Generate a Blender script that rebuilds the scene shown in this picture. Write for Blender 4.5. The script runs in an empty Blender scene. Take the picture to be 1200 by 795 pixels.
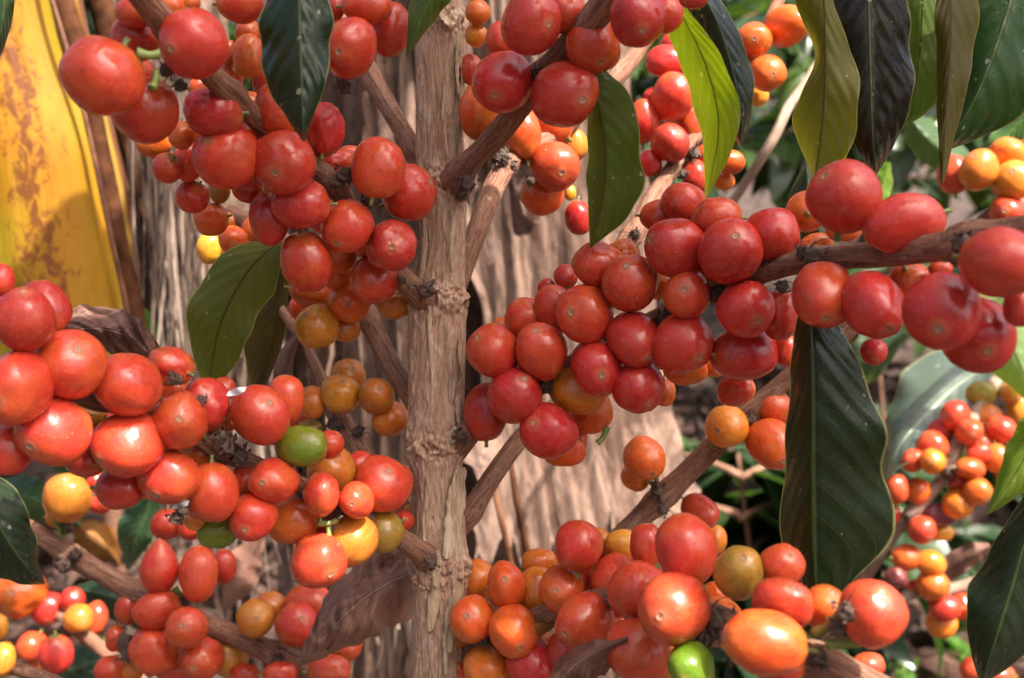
import bpy, math, random
import numpy as np
from mathutils import Vector, Matrix, noise

random.seed(7)
rng = np.random.default_rng(7)
S = bpy.context.scene
COL = S.collection

# ------------------------------------------------------------------ camera
W, H = 1200.0, 795.0
HFOV = math.radians(50.0)
PITCH = math.radians(-14.0)
CAM = Vector((0.0, 0.0, 0.95))
K = math.tan(HFOV / 2) / (W / 2)             # tangent per photo pixel
RIGHT = Vector((1, 0, 0))
FWD = Vector((0, math.cos(PITCH), math.sin(PITCH)))
UP = RIGHT.cross(FWD)
cam_d = bpy.data.cameras.new('camera')
cam_d.sensor_width = 36.0
cam_d.lens = 18.0 / math.tan(HFOV / 2)
cam_d.clip_start = 0.01
cam_d.clip_end = 2000.0
cam_d.dof.use_dof = True
cam_d.dof.focus_distance = 0.315
cam_d.dof.aperture_fstop = 17.0
cam = bpy.data.objects.new('camera', cam_d)
COL.objects.link(cam)
cam.matrix_world = Matrix.Translation(CAM) @ Matrix((RIGHT, UP, -FWD)).transposed().to_4x4()
S.camera = cam

# ------------------------------------------------------------------ sky, sun, exposure
TO_SUN = Vector((0.50, -0.30, 0.95)).normalized()
SUN_EL = math.asin(TO_SUN.z)
SUN_ROT = math.atan2(TO_SUN.x, TO_SUN.y)
world = bpy.data.worlds.new('World')
S.world = world
world.use_nodes = True
wn = world.node_tree
sky = wn.nodes.new('ShaderNodeTexSky')
sky.sky_type = 'NISHITA'
sky.sun_disc = False
sky.sun_elevation = SUN_EL
sky.sun_rotation = SUN_ROT
sky.air_density = 0.45
sky.dust_density = 7.0
sky.ozone_density = 0.3
bg = wn.nodes['Background']
bg.inputs['Strength'].default_value = 0.13
wn.links.new(sky.outputs[0], bg.inputs[0])
sl = bpy.data.lights.new('sun', 'SUN')
sl.energy = 3.8
sl.angle = math.radians(0.55)
sl.color = (1.0, 0.94, 0.85)
sun = bpy.data.objects.new('sun', sl)
COL.objects.link(sun)
sun.rotation_euler = (-TO_SUN).to_track_quat('-Z', 'Y').to_euler()
sun.location = (1.5, -1, 4)
S.view_settings.view_transform = 'Standard'
S.view_settings.look = 'None'
S.view_settings.exposure = 1.5
S.view_settings.gamma = 1.0
S.view_settings.use_curve_mapping = False
S.cycles.use_denoising = True
S.cycles.use_adaptive_sampling = True
S.cycles.adaptive_threshold = 0.02
S.cycles.max_bounces = 7
S.cycles.diffuse_bounces = 3
S.cycles.transmission_bounces = 4
S.cycles.sample_clamp_indirect = 6.0


# ------------------------------------------------------------------ helpers
def P(x, y, d):
    """photo pixel + distance along the view axis -> world point"""
    return CAM + (FWD + RIGHT * ((x - W / 2) * K) - UP * ((y - H / 2) * K)) * d


def catmull(pts, n):
    """pts: list of equal-length tuples -> n samples (numpy) through them"""
    p = np.array(pts, float)
    m = len(p)
    if m == 2:
        t = np.linspace(0, 1, n)[:, None]
        return p[0] * (1 - t) + p[1] * t
    q = np.vstack([2 * p[0] - p[1], p, 2 * p[-1] - p[-2]])
    out = np.zeros((n, p.shape[1]))
    for i, u in enumerate(np.linspace(0, m - 1, n)):
        k = min(int(u), m - 2)
        t = u - k
        a, b, c, d = q[k], q[k + 1], q[k + 2], q[k + 3]
        out[i] = 0.5 * (2 * b + (c - a) * t + (2 * a - 5 * b + 4 * c - d) * t * t + (3 * b - a - 3 * c + d) * t ** 3)
    return out


def mesh_obj(name, verts, faces, mat, parent=None, base=None, smooth=True, uvs=None, link=True):
    me = bpy.data.meshes.new(name)
    v = np.asarray(verts, float)
    if base is not None:
        v = v - np.array(base)
    me.from_pydata(v.tolist(), [], faces if isinstance(faces, list) else faces.tolist())
    if smooth:
        me.polygons.foreach_set('use_smooth', [True] * len(me.polygons))
    if uvs is not None:
        uvl = me.uv_layers.new(name='UVMap')
        li = np.zeros(len(me.loops), dtype=np.int32)
        me.loops.foreach_get('vertex_index', li)
        uvl.data.foreach_set('uv', np.asarray(uvs, float)[li].ravel())
    if getattr(verts, 'attr', None):
        at = me.attributes.new('bark', 'FLOAT_VECTOR', 'POINT')
        at.data.foreach_set('vector', np.asarray(verts.attr, float).ravel())
    if mat:
        me.materials.append(mat)
    me.update()
    if not link:
        return me
    o = bpy.data.objects.new(name, me)
    COL.objects.link(o)
    if parent:
        o.parent = parent
    return o


def grid_faces(nu, nv, wrap=False):
    f = []
    for i in range(nu - 1):
        for j in range(nv if wrap else nv - 1):
            j2 = (j + 1) % nv
            f.append((i * nv + j, i * nv + j2, (i + 1) * nv + j2, (i + 1) * nv + j))
    return f


class VL(list):
    attr = None


def tube(pts, radii, seg=16, disp=None, closed=True):
    """pts (n,3), radii (n,) -> verts, faces; disp(i, a, s, p) returns a radius factor"""
    p = np.asarray(pts, float)
    n = len(p)
    t = np.gradient(p, axis=0)
    t /= np.linalg.norm(t, axis=1)[:, None] + 1e-12
    ref = np.array([0, -1.0, 0.15])
    if abs(np.dot(ref / np.linalg.norm(ref), t[0])) > 0.9:
        ref = np.array([1.0, 0, 0])
    u = ref - np.dot(ref, t[0]) * t[0]
    u /= np.linalg.norm(u)
    s = 0.0
    V, A = VL(), []
    r0 = float(np.median(radii))
    for i in range(n):
        if i:
            u = u - np.dot(u, t[i]) * t[i]
            u /= np.linalg.norm(u) + 1e-12
            s += np.linalg.norm(p[i] - p[i - 1])
        w = np.cross(t[i], u)
        for j in range(seg):
            a = 2 * math.pi * j / seg
            r = radii[i]
            if disp:
                r = disp(i, a, s, r)
            V.append(p[i] + (u * math.cos(a) + w * math.sin(a)) * r)
            A.append((math.cos(a) * r0, math.sin(a) * r0, s))
    F = grid_faces(n, seg, True)
    if closed:
        V.append(p[0]); V.append(p[-1])
        A += [(0, 0, 0), (0, 0, s)]
        a0, a1 = len(V) - 2, len(V) - 1
        for j in range(seg):
            j2 = (j + 1) % seg
            F.append((a0, j2, j))
            F.append((a1, (n - 1) * seg + j, (n - 1) * seg + j2))
    V.attr = A
    return V, F


def empty(name, loc, label, cat, group=None):
    o = bpy.data.objects.new(name, None)
    COL.objects.link(o)
    o.location = loc
    o.empty_display_size = 0.02
    o['label'] = label
    o['category'] = cat
    if group:
        o['group'] = group
    return o


# ------------------------------------------------------------------ materials
class NB:
    """tiny node-tree builder"""
    def __init__(s, name):
        s.m = bpy.data.materials.new(name)
        s.m.use_nodes = True
        s.t = s.m.node_tree
        s.b = s.t.nodes['Principled BSDF']
        s.out = s.t.nodes['Material Output']

    def n(s, typ, **kw):
        nd = s.t.nodes.new(typ)
        for k, v in kw.items():
            setattr(nd, k, v)
        return nd

    def l(s, a, b):
        s.t.links.new(a, b)

    def put(s, sock, v):
        if hasattr(v, 'is_output'):
            s.l(v, sock)
        else:
            sock.default_value = v

    def math(s, op, a, b=0.0, c=0.0, clamp=False):
        nd = s.n('ShaderNodeMath', operation=op, use_clamp=clamp)
        s.put(nd.inputs[0], a); s.put(nd.inputs[1], b); s.put(nd.inputs[2], c)
        return nd.outputs[0]

    def mix(s, f, a, b, blend='MIX'):
        nd = s.n('ShaderNodeMix', data_type='RGBA', blend_type=blend)
        s.put(nd.inputs[0], f)
        for k, v in ((6, a), (7, b)):
            s.put(nd.inputs[k], v if hasattr(v, 'is_output') else (*v[:3], 1.0))
        return nd.outputs[2]

    def noise(s, vec, scale, detail=3.0, rough=0.55, dist=0.0):
        nd = s.n('ShaderNodeTexNoise')
        if vec is not None:
            s.l(vec, nd.inputs['Vector'])
        nd.inputs['Scale'].default_value = scale
        nd.inputs['Detail'].default_value = detail
        nd.inputs['Roughness'].default_value = rough
        nd.inputs['Distortion'].default_value = dist
        return nd.outputs['Fac']

    def ramp(s, f, lo, hi):
        nd = s.n('ShaderNodeMapRange', interpolation_type='SMOOTHSTEP')
        s.l(f, nd.inputs[0])
        nd.inputs[1].default_value = lo
        nd.inputs[2].default_value = hi
        return nd.outputs[0]

    def mapping(s, vec, scale=(1, 1, 1), loc=(0, 0, 0), rot=(0, 0, 0)):
        nd = s.n('ShaderNodeMapping')
        s.l(vec, nd.inputs[0])
        nd.inputs['Scale'].default_value = scale
        nd.inputs['Rotation'].default_value = rot
        s.put(nd.inputs['Location'], loc)
        return nd.outputs[0]

    def bump(s, h, strength, dist, prev=None):
        nd = s.n('ShaderNodeBump')
        nd.inputs['Strength'].default_value = strength
        nd.inputs['Distance'].default_value = dist
        s.l(h, nd.inputs['Height'])
        if prev is not None:
            s.l(prev, nd.inputs['Normal'])
        return nd.outputs[0]


def mat_cherry():
    b = NB('cherry_skin')
    tc = b.n('ShaderNodeTexCoord').outputs['Object']
    oi = b.n('ShaderNodeObjectInfo')
    rnd = oi.outputs['Random']
    off = b.n('ShaderNodeCombineXYZ')
    b.l(b.math('MULTIPLY', rnd, 37.0), off.inputs[0])
    b.l(b.math('MULTIPLY', rnd, 91.0), off.inputs[1])
    b.l(b.math('MULTIPLY', rnd, 53.0), off.inputs[2])
    v = b.n('ShaderNodeVectorMath', operation='ADD')
    b.l(tc, v.inputs[0]); b.l(off.outputs[0], v.inputs[1])
    vec = v.outputs[0]
    sep = b.n('ShaderNodeSeparateXYZ'); b.l(tc, sep.inputs[0])
    x, y, z = sep.outputs
    r = b.math('SQRT', b.math('ADD', b.math('MULTIPLY', x, x), b.math('MULTIPLY', y, y)))
    blot = b.ramp(b.noise(vec, 0.9, 2.0), 0.36, 0.66)
    half = b.math('MULTIPLY', blot, oi.outputs['Alpha'], clamp=True)
    col = b.mix(half, oi.outputs['Color'], (0.50, 0.20, 0.025))
    # long faint streaks from stalk to tip and a mottled skin
    st = b.noise(b.mapping(vec, (7, 7, 0.7)), 1.0, 3.0, 0.6)
    col = b.mix(b.math('MULTIPLY', b.ramp(st, 0.48, 0.74), 0.36), col, b.mix(1.0, col, (1.25, 2.1, 1.5), 'MULTIPLY'))
    dk = b.noise(vec, 2.2, 4.0, 0.6)
    col = b.mix(b.math('MULTIPLY', b.ramp(dk, 0.46, 0.74), 0.38), col, b.mix(1.0, col, (0.55, 0.45, 0.7), 'MULTIPLY'))
    sp = b.noise(vec, 16.0, 1.0)
    col = b.mix(b.math('MULTIPLY', b.ramp(sp, 0.68, 0.75), 0.4), col, (0.75, 0.38, 0.22))
    sp2 = b.noise(vec, 9.0, 1.0)
    col = b.mix(b.math('MULTIPLY', b.ramp(sp2, 0.72, 0.77), 0.6), col, (0.10, 0.02, 0.015))
    # scar of the flower at the tip
    tip = b.math('GREATER_THAN', z, 0.8)
    wob = b.math('ADD', r, b.math('MULTIPLY', b.math('SUBTRACT', b.noise(vec, 6.0, 2.0), 0.5), 0.07))
    halo = b.math('MULTIPLY', b.math('SUBTRACT', 1.0, b.ramp(wob, 0.17, 0.40)), tip)
    col = b.mix(b.math('MULTIPLY', halo, 0.25), col, (0.62, 0.26, 0.12))
    ring = b.math('MULTIPLY', b.math('SUBTRACT', 1.0, b.ramp(wob, 0.12, 0.165)), tip)
    col = b.mix(b.math('MULTIPLY', ring, b.math('ADD', 0.25, b.math('MULTIPLY', rnd, 0.5))), col, (0.20, 0.085, 0.05))
    inn = b.math('MULTIPLY', b.math('SUBTRACT', 1.0, b.ramp(wob, 0.075, 0.105)), tip)
    col = b.mix(b.math('MULTIPLY', inn, 0.7), col, (0.42, 0.27, 0.17))
    dot = b.math('MULTIPLY', b.math('SUBTRACT', 1.0, b.ramp(wob, 0.015, 0.045)), tip)
    col = b.mix(b.math('MULTIPLY', dot, 0.7), col, (0.06, 0.035, 0.025))
    # stalk end
    stk = b.math('SUBTRACT', 1.0, b.ramp(z, -1.02, -0.94))
    fade = b.math('MULTIPLY', b.math('SUBTRACT', 1.0, b.ramp(z, -1.0, -0.35)), b.ramp(b.noise(vec, 1.6, 3.0), 0.4, 0.6))
    col = b.mix(b.math('MULTIPLY', fade, 0.5), col, b.mix(0.6, col, (0.50, 0.22, 0.035)))
    col = b.mix(stk, col, (0.16, 0.17, 0.045))
    b.l(col, b.b.inputs['Base Color'])
    rough = b.math('ADD', 0.11, b.math('MULTIPLY', b.noise(vec, 3.0, 3.0), 0.26))
    rough = b.math('ADD', rough, b.math('MULTIPLY', ring, 0.35), clamp=True)
    b.l(rough, b.b.inputs['Roughness'])
    b.b.inputs['Specular IOR Level'].default_value = 0.5
    b.b.inputs['Subsurface Weight'].default_value = 0.28
    b.b.inputs['Subsurface Radius'].default_value = (1.0, 0.22, 0.08)
    b.b.inputs['Subsurface Scale'].default_value = 0.0035
    b.b.inputs['Coat Weight'].default_value = 0.0
    b.b.inputs['Coat Roughness'].default_value = 0.22
    h = b.math('ADD', b.noise(vec, 2.6, 2.0), b.math('MULTIPLY', b.noise(vec, 28.0, 2.0), 0.06))
    b.l(b.bump(h, 0.16, 0.0012), b.b.inputs['Normal'])
    return b.m


def mat_leaf(name, rough=0.34, trans=0.3, vein=(0.30, 0.36, 0.12), vein_amt=0.35, blot=(0.20, 0.16, 0.03), blot_amt=0.25,
             coat=0.0, spec=0.5):
    b = NB(name)
    uv = b.n('ShaderNodeUVMap').outputs[0]
    oi = b.n('ShaderNodeObjectInfo')
    sep = b.n('ShaderNodeSeparateXYZ'); b.l(uv, sep.inputs[0])
    u, v = sep.outputs[0], sep.outputs[1]           # u along, v across (0.5 = midrib)
    av = b.math('ABSOLUTE', b.math('SUBTRACT', v, 0.5))
    tco = b.n('ShaderNodeTexCoord').outputs['Object']
    nz = b.noise(tco, 60.0, 4.0, 0.6)
    # side veins run forward to the margin
    ph = b.math('SUBTRACT', b.math('MULTIPLY', u, 9.0), b.math('MULTIPLY', b.math('POWER', av, 1.25), 6.0))
    ph = b.math('ADD', ph, b.math('MULTIPLY', b.math('SUBTRACT', b.noise(tco, 25.0, 2.0), 0.5), 0.5))
    fr = b.math('ABSOLUTE', b.math('SUBTRACT', b.math('FRACT', ph), 0.5))
    side = b.math('SUBTRACT', 1.0, b.ramp(fr, 0.0, 0.035))
    puff = b.ramp(fr, 0.0, 0.5)
    mid = b.math('SUBTRACT', 1.0, b.ramp(av, 0.008, 0.028))
    net = b.n('ShaderNodeTexVoronoi', feature='DISTANCE_TO_EDGE')
    b.l(tco, net.inputs['Vector']); net.inputs['Scale'].default_value = 320.0
    netl = b.math('SUBTRACT', 1.0, b.ramp(net.outputs[0], 0.0, 0.10))
    col = b.mix(b.math('MULTIPLY', b.ramp(nz, 0.45, 0.75), blot_amt), oi.outputs['Color'], blot)
    big = b.noise(tco, 14.0, 3.0)
    col = b.mix(b.math('MULTIPLY', b.ramp(big, 0.4, 0.7), 0.4), col, (0.55, 0.62, 0.4), 'MULTIPLY')
    col = b.mix(b.math('MULTIPLY', side, vein_amt * 0.6), col, vein)
    col = b.mix(b.math('MULTIPLY', netl, vein_amt * 0.18), col, vein)
    col = b.mix(b.math('MULTIPLY', mid, min(1.0, vein_amt * 1.6)), col, vein)
    edge = b.ramp(av, 0.478, 0.495)
    col = b.mix(b.math('MULTIPLY', edge, 0.7), col, (0.30, 0.29, 0.12))
    sp = b.noise(tco, 330.0, 1.0)
    col = b.mix(b.math('MULTIPLY', b.ramp(sp, 0.73, 0.77), 0.5), col, (0.45, 0.43, 0.36))
    spot = b.noise(tco, 75.0, 2.0)
    col = b.mix(b.math('MULTIPLY', b.ramp(spot, 0.73, 0.76), 0.8), col, (0.10, 0.055, 0.02))
    b.l(col, b.b.inputs['Base Color'])
    b.l(b.math('ADD', rough - 0.1, b.math('MULTIPLY', nz, 0.22)), b.b.inputs['Roughness'])
    b.b.inputs['Specular IOR Level'].default_value = spec
    b.b.inputs['Coat Weight'].default_value = coat
    b.b.inputs['Coat Roughness'].default_value = 0.15
    h = b.math('ADD', b.math('MULTIPLY', puff, 0.5), b.math('MULTIPLY', mid, -0.8))
    h = b.math('ADD', h, b.math('MULTIPLY', nz, 0.25))
    h = b.math('SUBTRACT', h, b.math('MULTIPLY', netl, 0.05))
    nrm = b.bump(h, 0.5, 0.0011)
    b.l(nrm, b.b.inputs['Normal'])
    tr = b.n('ShaderNodeBsdfTranslucent')
    tcol = b.mix(1.0, col, (2.2, 2.5, 0.6), 'MULTIPLY')
    b.l(tcol, tr.inputs[0]); b.l(nrm, tr.inputs['Normal'])
    mx = b.n('ShaderNodeMixShader')
    mx.inputs[0].default_value = trans
    b.l(b.b.outputs[0], mx.inputs[1]); b.l(tr.outputs[0], mx.inputs[2])
    b.l(mx.outputs[0], b.out.inputs[0])
    return b.m


def mat_dry(name, c1, c2, c3, trans=0.15, rough=0.62):
    b = NB(name)
    uv = b.n('ShaderNodeUVMap').outputs[0]
    sep = b.n('ShaderNodeSeparateXYZ'); b.l(uv, sep.inputs[0])
    u, v = sep.outputs[0], sep.outputs[1]
    av = b.math('ABSOLUTE', b.math('SUBTRACT', v, 0.5))
    tco = b.n('ShaderNodeTexCoord').outputs['Object']
    ph = b.math('SUBTRACT', b.math('MULTIPLY', u, 9.0), b.math('MULTIPLY', av, 7.0))
    fr = b.math('ABSOLUTE', b.math('SUBTRACT', b.math('FRACT', ph), 0.5))
    side = b.math('SUBTRACT', 1.0, b.ramp(fr, 0.0, 0.08))
    mid = b.math('SUBTRACT', 1.0, b.ramp(av, 0.01, 0.03))
    n1 = b.noise(tco, 30.0, 5.0, 0.65)
    n2 = b.noise(tco, 130.0, 4.0, 0.6)
    col = b.mix(b.ramp(n1, 0.3, 0.7), c1, c2)
    col = b.mix(b.math('MULTIPLY', b.ramp(n2, 0.5, 0.75), 0.5), col, c3)
    col = b.mix(b.math('MULTIPLY', b.math('MAXIMUM', b.math('MULTIPLY', side, 0.25), mid), 0.6), col, c3)
    b.l(col, b.b.inputs['Base Color'])
    b.b.inputs['Roughness'].default_value = rough
    h = b.math('ADD', b.math('MULTIPLY', n2, 0.5), b.math('ADD', b.math('MULTIPLY', side, 0.3), mid))
    h = b.math('ADD', h, b.math('MULTIPLY', n1, 3.0))
    nrm = b.bump(h, 0.9, 0.0016)
    b.l(nrm, b.b.inputs['Normal'])
    tr = b.n('ShaderNodeBsdfTranslucent'); b.l(col, tr.inputs[0])
    mx = b.n('ShaderNodeMixShader'); mx.inputs[0].default_value = trans
    b.l(b.b.outputs[0], mx.inputs[1]); b.l(tr.outputs[0], mx.inputs[2])
    b.l(mx.outputs[0], b.out.inputs[0])
    return b.m


def mat_bark(name, c_dark, c_mid, c_pale, lichen=0.3, stretch=(1000, 1000, 110), fine=900.0, patch=0.5, relief=0.0007):
    """bark along the unrolled stem: attribute 'bark' = (cos a * r, sin a * r, length), metres"""
    b = NB(name)
    tco = b.n('ShaderNodeTexCoord').outputs['Object']
    bk = b.n('ShaderNodeAttribute', attribute_name='bark').outputs['Vector']
    oi = b.n('ShaderNodeObjectInfo')
    sh = b.n('ShaderNodeVectorMath', operation='ADD')
    b.l(bk, sh.inputs[0]); b.l(oi.outputs['Random'], sh.inputs[1])
    bk = sh.outputs[0]
    n1 = b.noise(b.mapping(bk, stretch), 1.0, 6.0, 0.62, 0.7)
    n3 = b.noise(b.mapping(bk, (stretch[0] * 2.6, stretch[1] * 2.6, stretch[2] * 2)), 1.0, 4.0)
    n4 = b.noise(b.mapping(bk, (stretch[0] * .28, stretch[1] * .28, stretch[2] * .4)), 1.0, 4.0, 0.6, 0.5)
    n2 = b.noise(tco, 70.0, 5.0, 0.65)
    col = b.mix(b.ramp(n1, 0.36, 0.60), c_dark, c_mid)
    col = b.mix(b.math('MULTIPLY', b.ramp(n4, 0.50, 0.62), patch), col, c_pale)
    col = b.mix(b.math('MULTIPLY', b.ramp(n3, 0.52, 0.72), 0.45), col, c_pale)
    col = b.mix(b.math('MULTIPLY', b.math('SUBTRACT', 1.0, b.ramp(n3, 0.30, 0.44)), 0.6), col, [k * .55 for k in c_dark])
    col = b.mix(b.math('MULTIPLY', b.ramp(n2, 0.52, 0.68), lichen), col, (0.20, 0.19, 0.085))
    n5 = b.noise(tco, 110.0, 6.0, 0.7)
    col = b.mix(b.math('MULTIPLY', b.ramp(n5, 0.60, 0.66), lichen * 1.8), col, (0.47, 0.44, 0.34))
    col = b.mix(b.math('MULTIPLY', b.ramp(b.noise(tco, 520.0, 2.0), 0.63, 0.72), 0.4), col, (0.45, 0.37, 0.27))
    b.l(col, b.b.inputs['Base Color'])
    b.b.inputs['Roughness'].default_value = 0.75
    b.b.inputs['Specular IOR Level'].default_value = 0.25
    h = b.math('ADD', n1, b.math('MULTIPLY', n3, 0.5))
    h = b.math('ADD', h, b.math('MULTIPLY', b.ramp(n4, 0.48, 0.56), 0.5))
    h = b.math('ADD', h, b.math('MULTIPLY', b.noise(tco, fine, 3.0), 0.25))
    b.l(b.bump(h, 0.7, relief), b.b.inputs['Normal'])
    return b.m


def mat_plain(name, c1, c2, scale=80.0, rough=0.7, bump=0.4, dist=0.001, trans=0.0):
    b = NB(name)
    tco = b.n('ShaderNodeTexCoord').outputs['Object']
    n = b.noise(tco, scale, 5.0, 0.6)
    col = b.mix(b.ramp(n, 0.3, 0.7), c1, c2)
    b.l(col, b.b.inputs['Base Color'])
    b.b.inputs['Roughness'].default_value = rough
    b.l(b.bump(n, bump, dist), b.b.inputs['Normal'])
    if trans:
        tr = b.n('ShaderNodeBsdfTranslucent'); b.l(col, tr.inputs[0])
        mx = b.n('ShaderNodeMixShader'); mx.inputs[0].default_value = trans
        b.l(b.b.outputs[0], mx.inputs[1]); b.l(tr.outputs[0], mx.inputs[2])
        b.l(mx.outputs[0], b.out.inputs[0])
    return b.m


def mat_sheath_dry():
    """dried banana sheath: fibres along v, grey-pink and straw"""
    b = NB('dry_banana_sheath')
    uv = b.n('ShaderNodeUVMap').outputs[0]
    oi = b.n('ShaderNodeObjectInfo')
    off = b.n('ShaderNodeCombineXYZ'); b.l(b.math('MULTIPLY', oi.outputs['Random'], 20.0), off.inputs[0])
    v = b.mapping(uv, (20, 20, 1), off.outputs[0])
    n1 = b.noise(v, 1.0, 7.0, 0.66, 1.0)
    n2 = b.noise(b.mapping(uv, (95, 50, 1), off.outputs[0]), 1.0, 5.0, 0.65, 1.2)
    n3 = b.noise(b.mapping(uv, (6, 13, 1), off.outputs[0]), 1.0, 5.0, 0.65, 1.0)
    col = b.mix(b.ramp(n1, 0.34, 0.62), (0.12, 0.062, 0.042), (0.32, 0.20, 0.145))
    col = b.mix(b.math('MULTIPLY', b.ramp(n2, 0.5, 0.7), 0.6), col, (0.46, 0.33, 0.25))
    col = b.mix(b.math('MULTIPLY', b.ramp(n3, 0.50, 0.60), 0.7), col, (0.10, 0.050, 0.035))
    col = b.mix(b.math('MULTIPLY', b.math('SUBTRACT', 1.0, b.ramp(n2, 0.30, 0.42)), 0.6), col, (0.075, 0.042, 0.032))
    b.l(col, b.b.inputs['Base Color'])
    b.b.inputs['Roughness'].default_value = 0.6
    h = b.math('ADD', n1, b.math('MULTIPLY', n2, 0.6))
    b.l(b.bump(h, 0.9, 0.004), b.b.inputs['Normal'])
    return b.m


def mat_sheath_yellow():
    b = NB('yellow_banana_sheath')
    uv = b.n('ShaderNodeUVMap').outputs[0]
    sep = b.n('ShaderNodeSeparateXYZ'); b.l(uv, sep.inputs[0])
    u, v = sep.outputs[0], sep.outputs[1]
    fib = b.noise(b.mapping(uv, (70, 8, 1)), 1.0, 5.0, 0.6, 0.3)
    big = b.noise(b.mapping(uv, (5, 9, 1)), 1.0, 4.0, 0.6, 0.5)
    col = b.mix(b.ramp(big, 0.38, 0.62), (0.30, 0.135, 0.004), (0.35, 0.185, 0.008))
    grn = b.ramp(b.noise(b.mapping(uv, (4, 6, 1), (3, 5, 0)), 1.0, 3.0), 0.48, 0.62)
    col = b.mix(b.math('MULTIPLY', grn, 0.7), col, (0.22, 0.185, 0.008))
    low = b.math('MULTIPLY', b.math('SUBTRACT', 1.0, b.ramp(v, 0.12, 0.42)), b.ramp(b.noise(b.mapping(uv, (5, 16, 1), (7, 2, 0)), 1.0, 4.0), 0.36, 0.56))
    col = b.mix(b.math('MULTIPLY', low, 0.8), col, (0.15, 0.125, 0.008))
    # rusty speckled streak along the sheath
    ctr = b.math('SUBTRACT', b.math('ADD', u, b.math('MULTIPLY', b.noise(b.mapping(uv, (3, 14, 1)), 1.0, 3.0), 0.14)), 0.80)
    band = b.math('SUBTRACT', 1.0, b.ramp(b.math('ABSOLUTE', ctr), 0.0, 0.12))
    spots = b.noise(b.mapping(uv, (34, 60, 1)), 1.0, 8.0, 0.78, 0.6)
    thr = b.math('SUBTRACT', b.math('ADD', spots, b.math('MULTIPLY', band, 0.17)), 0.60)
    rust = b.ramp(thr, 0.0, 0.09)
    col = b.mix(b.math('MULTIPLY', band, 0.5), col, (0.34, 0.115, 0.006))
    col = b.mix(b.math('MULTIPLY', rust, 0.85), col, (0.115, 0.026, 0.008))
    col = b.mix(b.math('MULTIPLY', b.ramp(fib, 0.55, 0.72), 0.25), col, (0.34, 0.18, 0.02))
    col = b.mix(b.math('MULTIPLY', b.ramp(spots, 0.70, 0.74), 0.6), col, (0.10, 0.045, 0.02))
    rim = b.ramp(u, 0.955, 0.985)
    col = b.mix(rim, col, (0.13, 0.05, 0.028))
    col = b.mix(b.math('MULTIPLY', b.math('MULTIPLY', b.ramp(u, 0.89, 0.93), b.math('SUBTRACT', 1.0, rim)), 0.6), col, (0.40, 0.26, 0.07))
    b.l(col, b.b.inputs['Base Color'])
    b.b.inputs['Roughness'].default_value = 0.5
    b.b.inputs['Specular IOR Level'].default_value = 0.2
    b.b.inputs['Subsurface Weight'].default_value = 0.0
    b.b.inputs['Subsurface Scale'].default_value = 0.003
    b.l(b.bump(b.math('ADD', fib, b.math('MULTIPLY', spots, 0.4)), 0.35, 0.0015), b.b.inputs['Normal'])
    return b.m


M_CHERRY = mat_cherry()
M_LEAF = mat_leaf('leaf_upper_face', rough=0.23, trans=0.26, vein=(0.09, 0.125, 0.04), vein_amt=0.36, coat=0.0, blot=(0.03, 0.03, 0.010), spec=0.28)
M_LEAF_UNDER = mat_leaf('leaf_under_face', rough=0.45, trans=0.42, vein=(0.05, 0.05, 0.015), vein_amt=0.55, blot=(0.15, 0.10, 0.02), spec=0.22)
M_DRYLEAF = mat_dry('withered_leaf', (0.12, 0.050, 0.036), (0.29, 0.145, 0.10), (0.40, 0.25, 0.18))
M_DRYLEAF2 = mat_dry('tan_withered_leaf', (0.20, 0.090, 0.062), (0.33, 0.165, 0.115), (0.44, 0.27, 0.19), trans=0.2)
M_DRYPALE = mat_dry('pale_withered_leaf', (0.26, 0.125, 0.090), (0.42, 0.23, 0.165), (0.54, 0.36, 0.27), trans=0.2)
M_SHINY = mat_leaf('shiny_leaf', rough=0.36, trans=0.15, vein=(0.20, 0.26, 0.14), vein_amt=0.4, blot=(0.06, 0.08, 0.03), spec=0.9, coat=0.5)
M_LITTER = mat_dry('dark_litter', (0.030, 0.015, 0.011), (0.105, 0.050, 0.036), (0.20, 0.115, 0.085), trans=0.1)
M_LITTER2 = mat_dry('brown_litter', (0.06, 0.030, 0.021), (0.17, 0.085, 0.060), (0.27, 0.16, 0.12), trans=0.1)
M_DRYLEAF3 = mat_dry('rusty_withered_leaf', (0.26, 0.09, 0.02), (0.40, 0.17, 0.03), (0.12, 0.05, 0.02), trans=0.2)
M_STEM = mat_bark('stem_bark', (0.31, 0.170, 0.110), (0.46, 0.285, 0.19), (0.68, 0.50, 0.35), lichen=0.24, stretch=(900, 900, 190), patch=0.5, relief=0.00045)
M_BRANCH = mat_bark('branch_bark', (0.14, 0.056, 0.036), (0.30, 0.140, 0.086), (0.46, 0.285, 0.185), lichen=0.12, stretch=(1500, 1500, 150), patch=0.3)
M_PALEBRANCH = mat_bark('pale_branch_bark', (0.22, 0.14, 0.10), (0.38, 0.26, 0.19), (0.52, 0.40, 0.31), lichen=0.1, stretch=(1500, 1500, 150))
M_FLAKE = mat_bark('bark_flake', (0.34, 0.22, 0.13), (0.54, 0.40, 0.26), (0.68, 0.55, 0.39), lichen=0.05)
M_CHAFF = mat_plain('dry_flower_remains', (0.022, 0.014, 0.012), (0.15, 0.09, 0.06), 500.0)
M_PEDICEL = mat_plain('green_stalk', (0.10, 0.15, 0.025), (0.22, 0.27, 0.06), 200.0, 0.5)
M_PETAL = mat_plain('white_petal', (0.70, 0.70, 0.68), (0.85, 0.85, 0.83), 300.0, 0.7, trans=0.2)
M_SHDRY = mat_sheath_dry()
M_SHYEL = mat_sheath_yellow()
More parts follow.
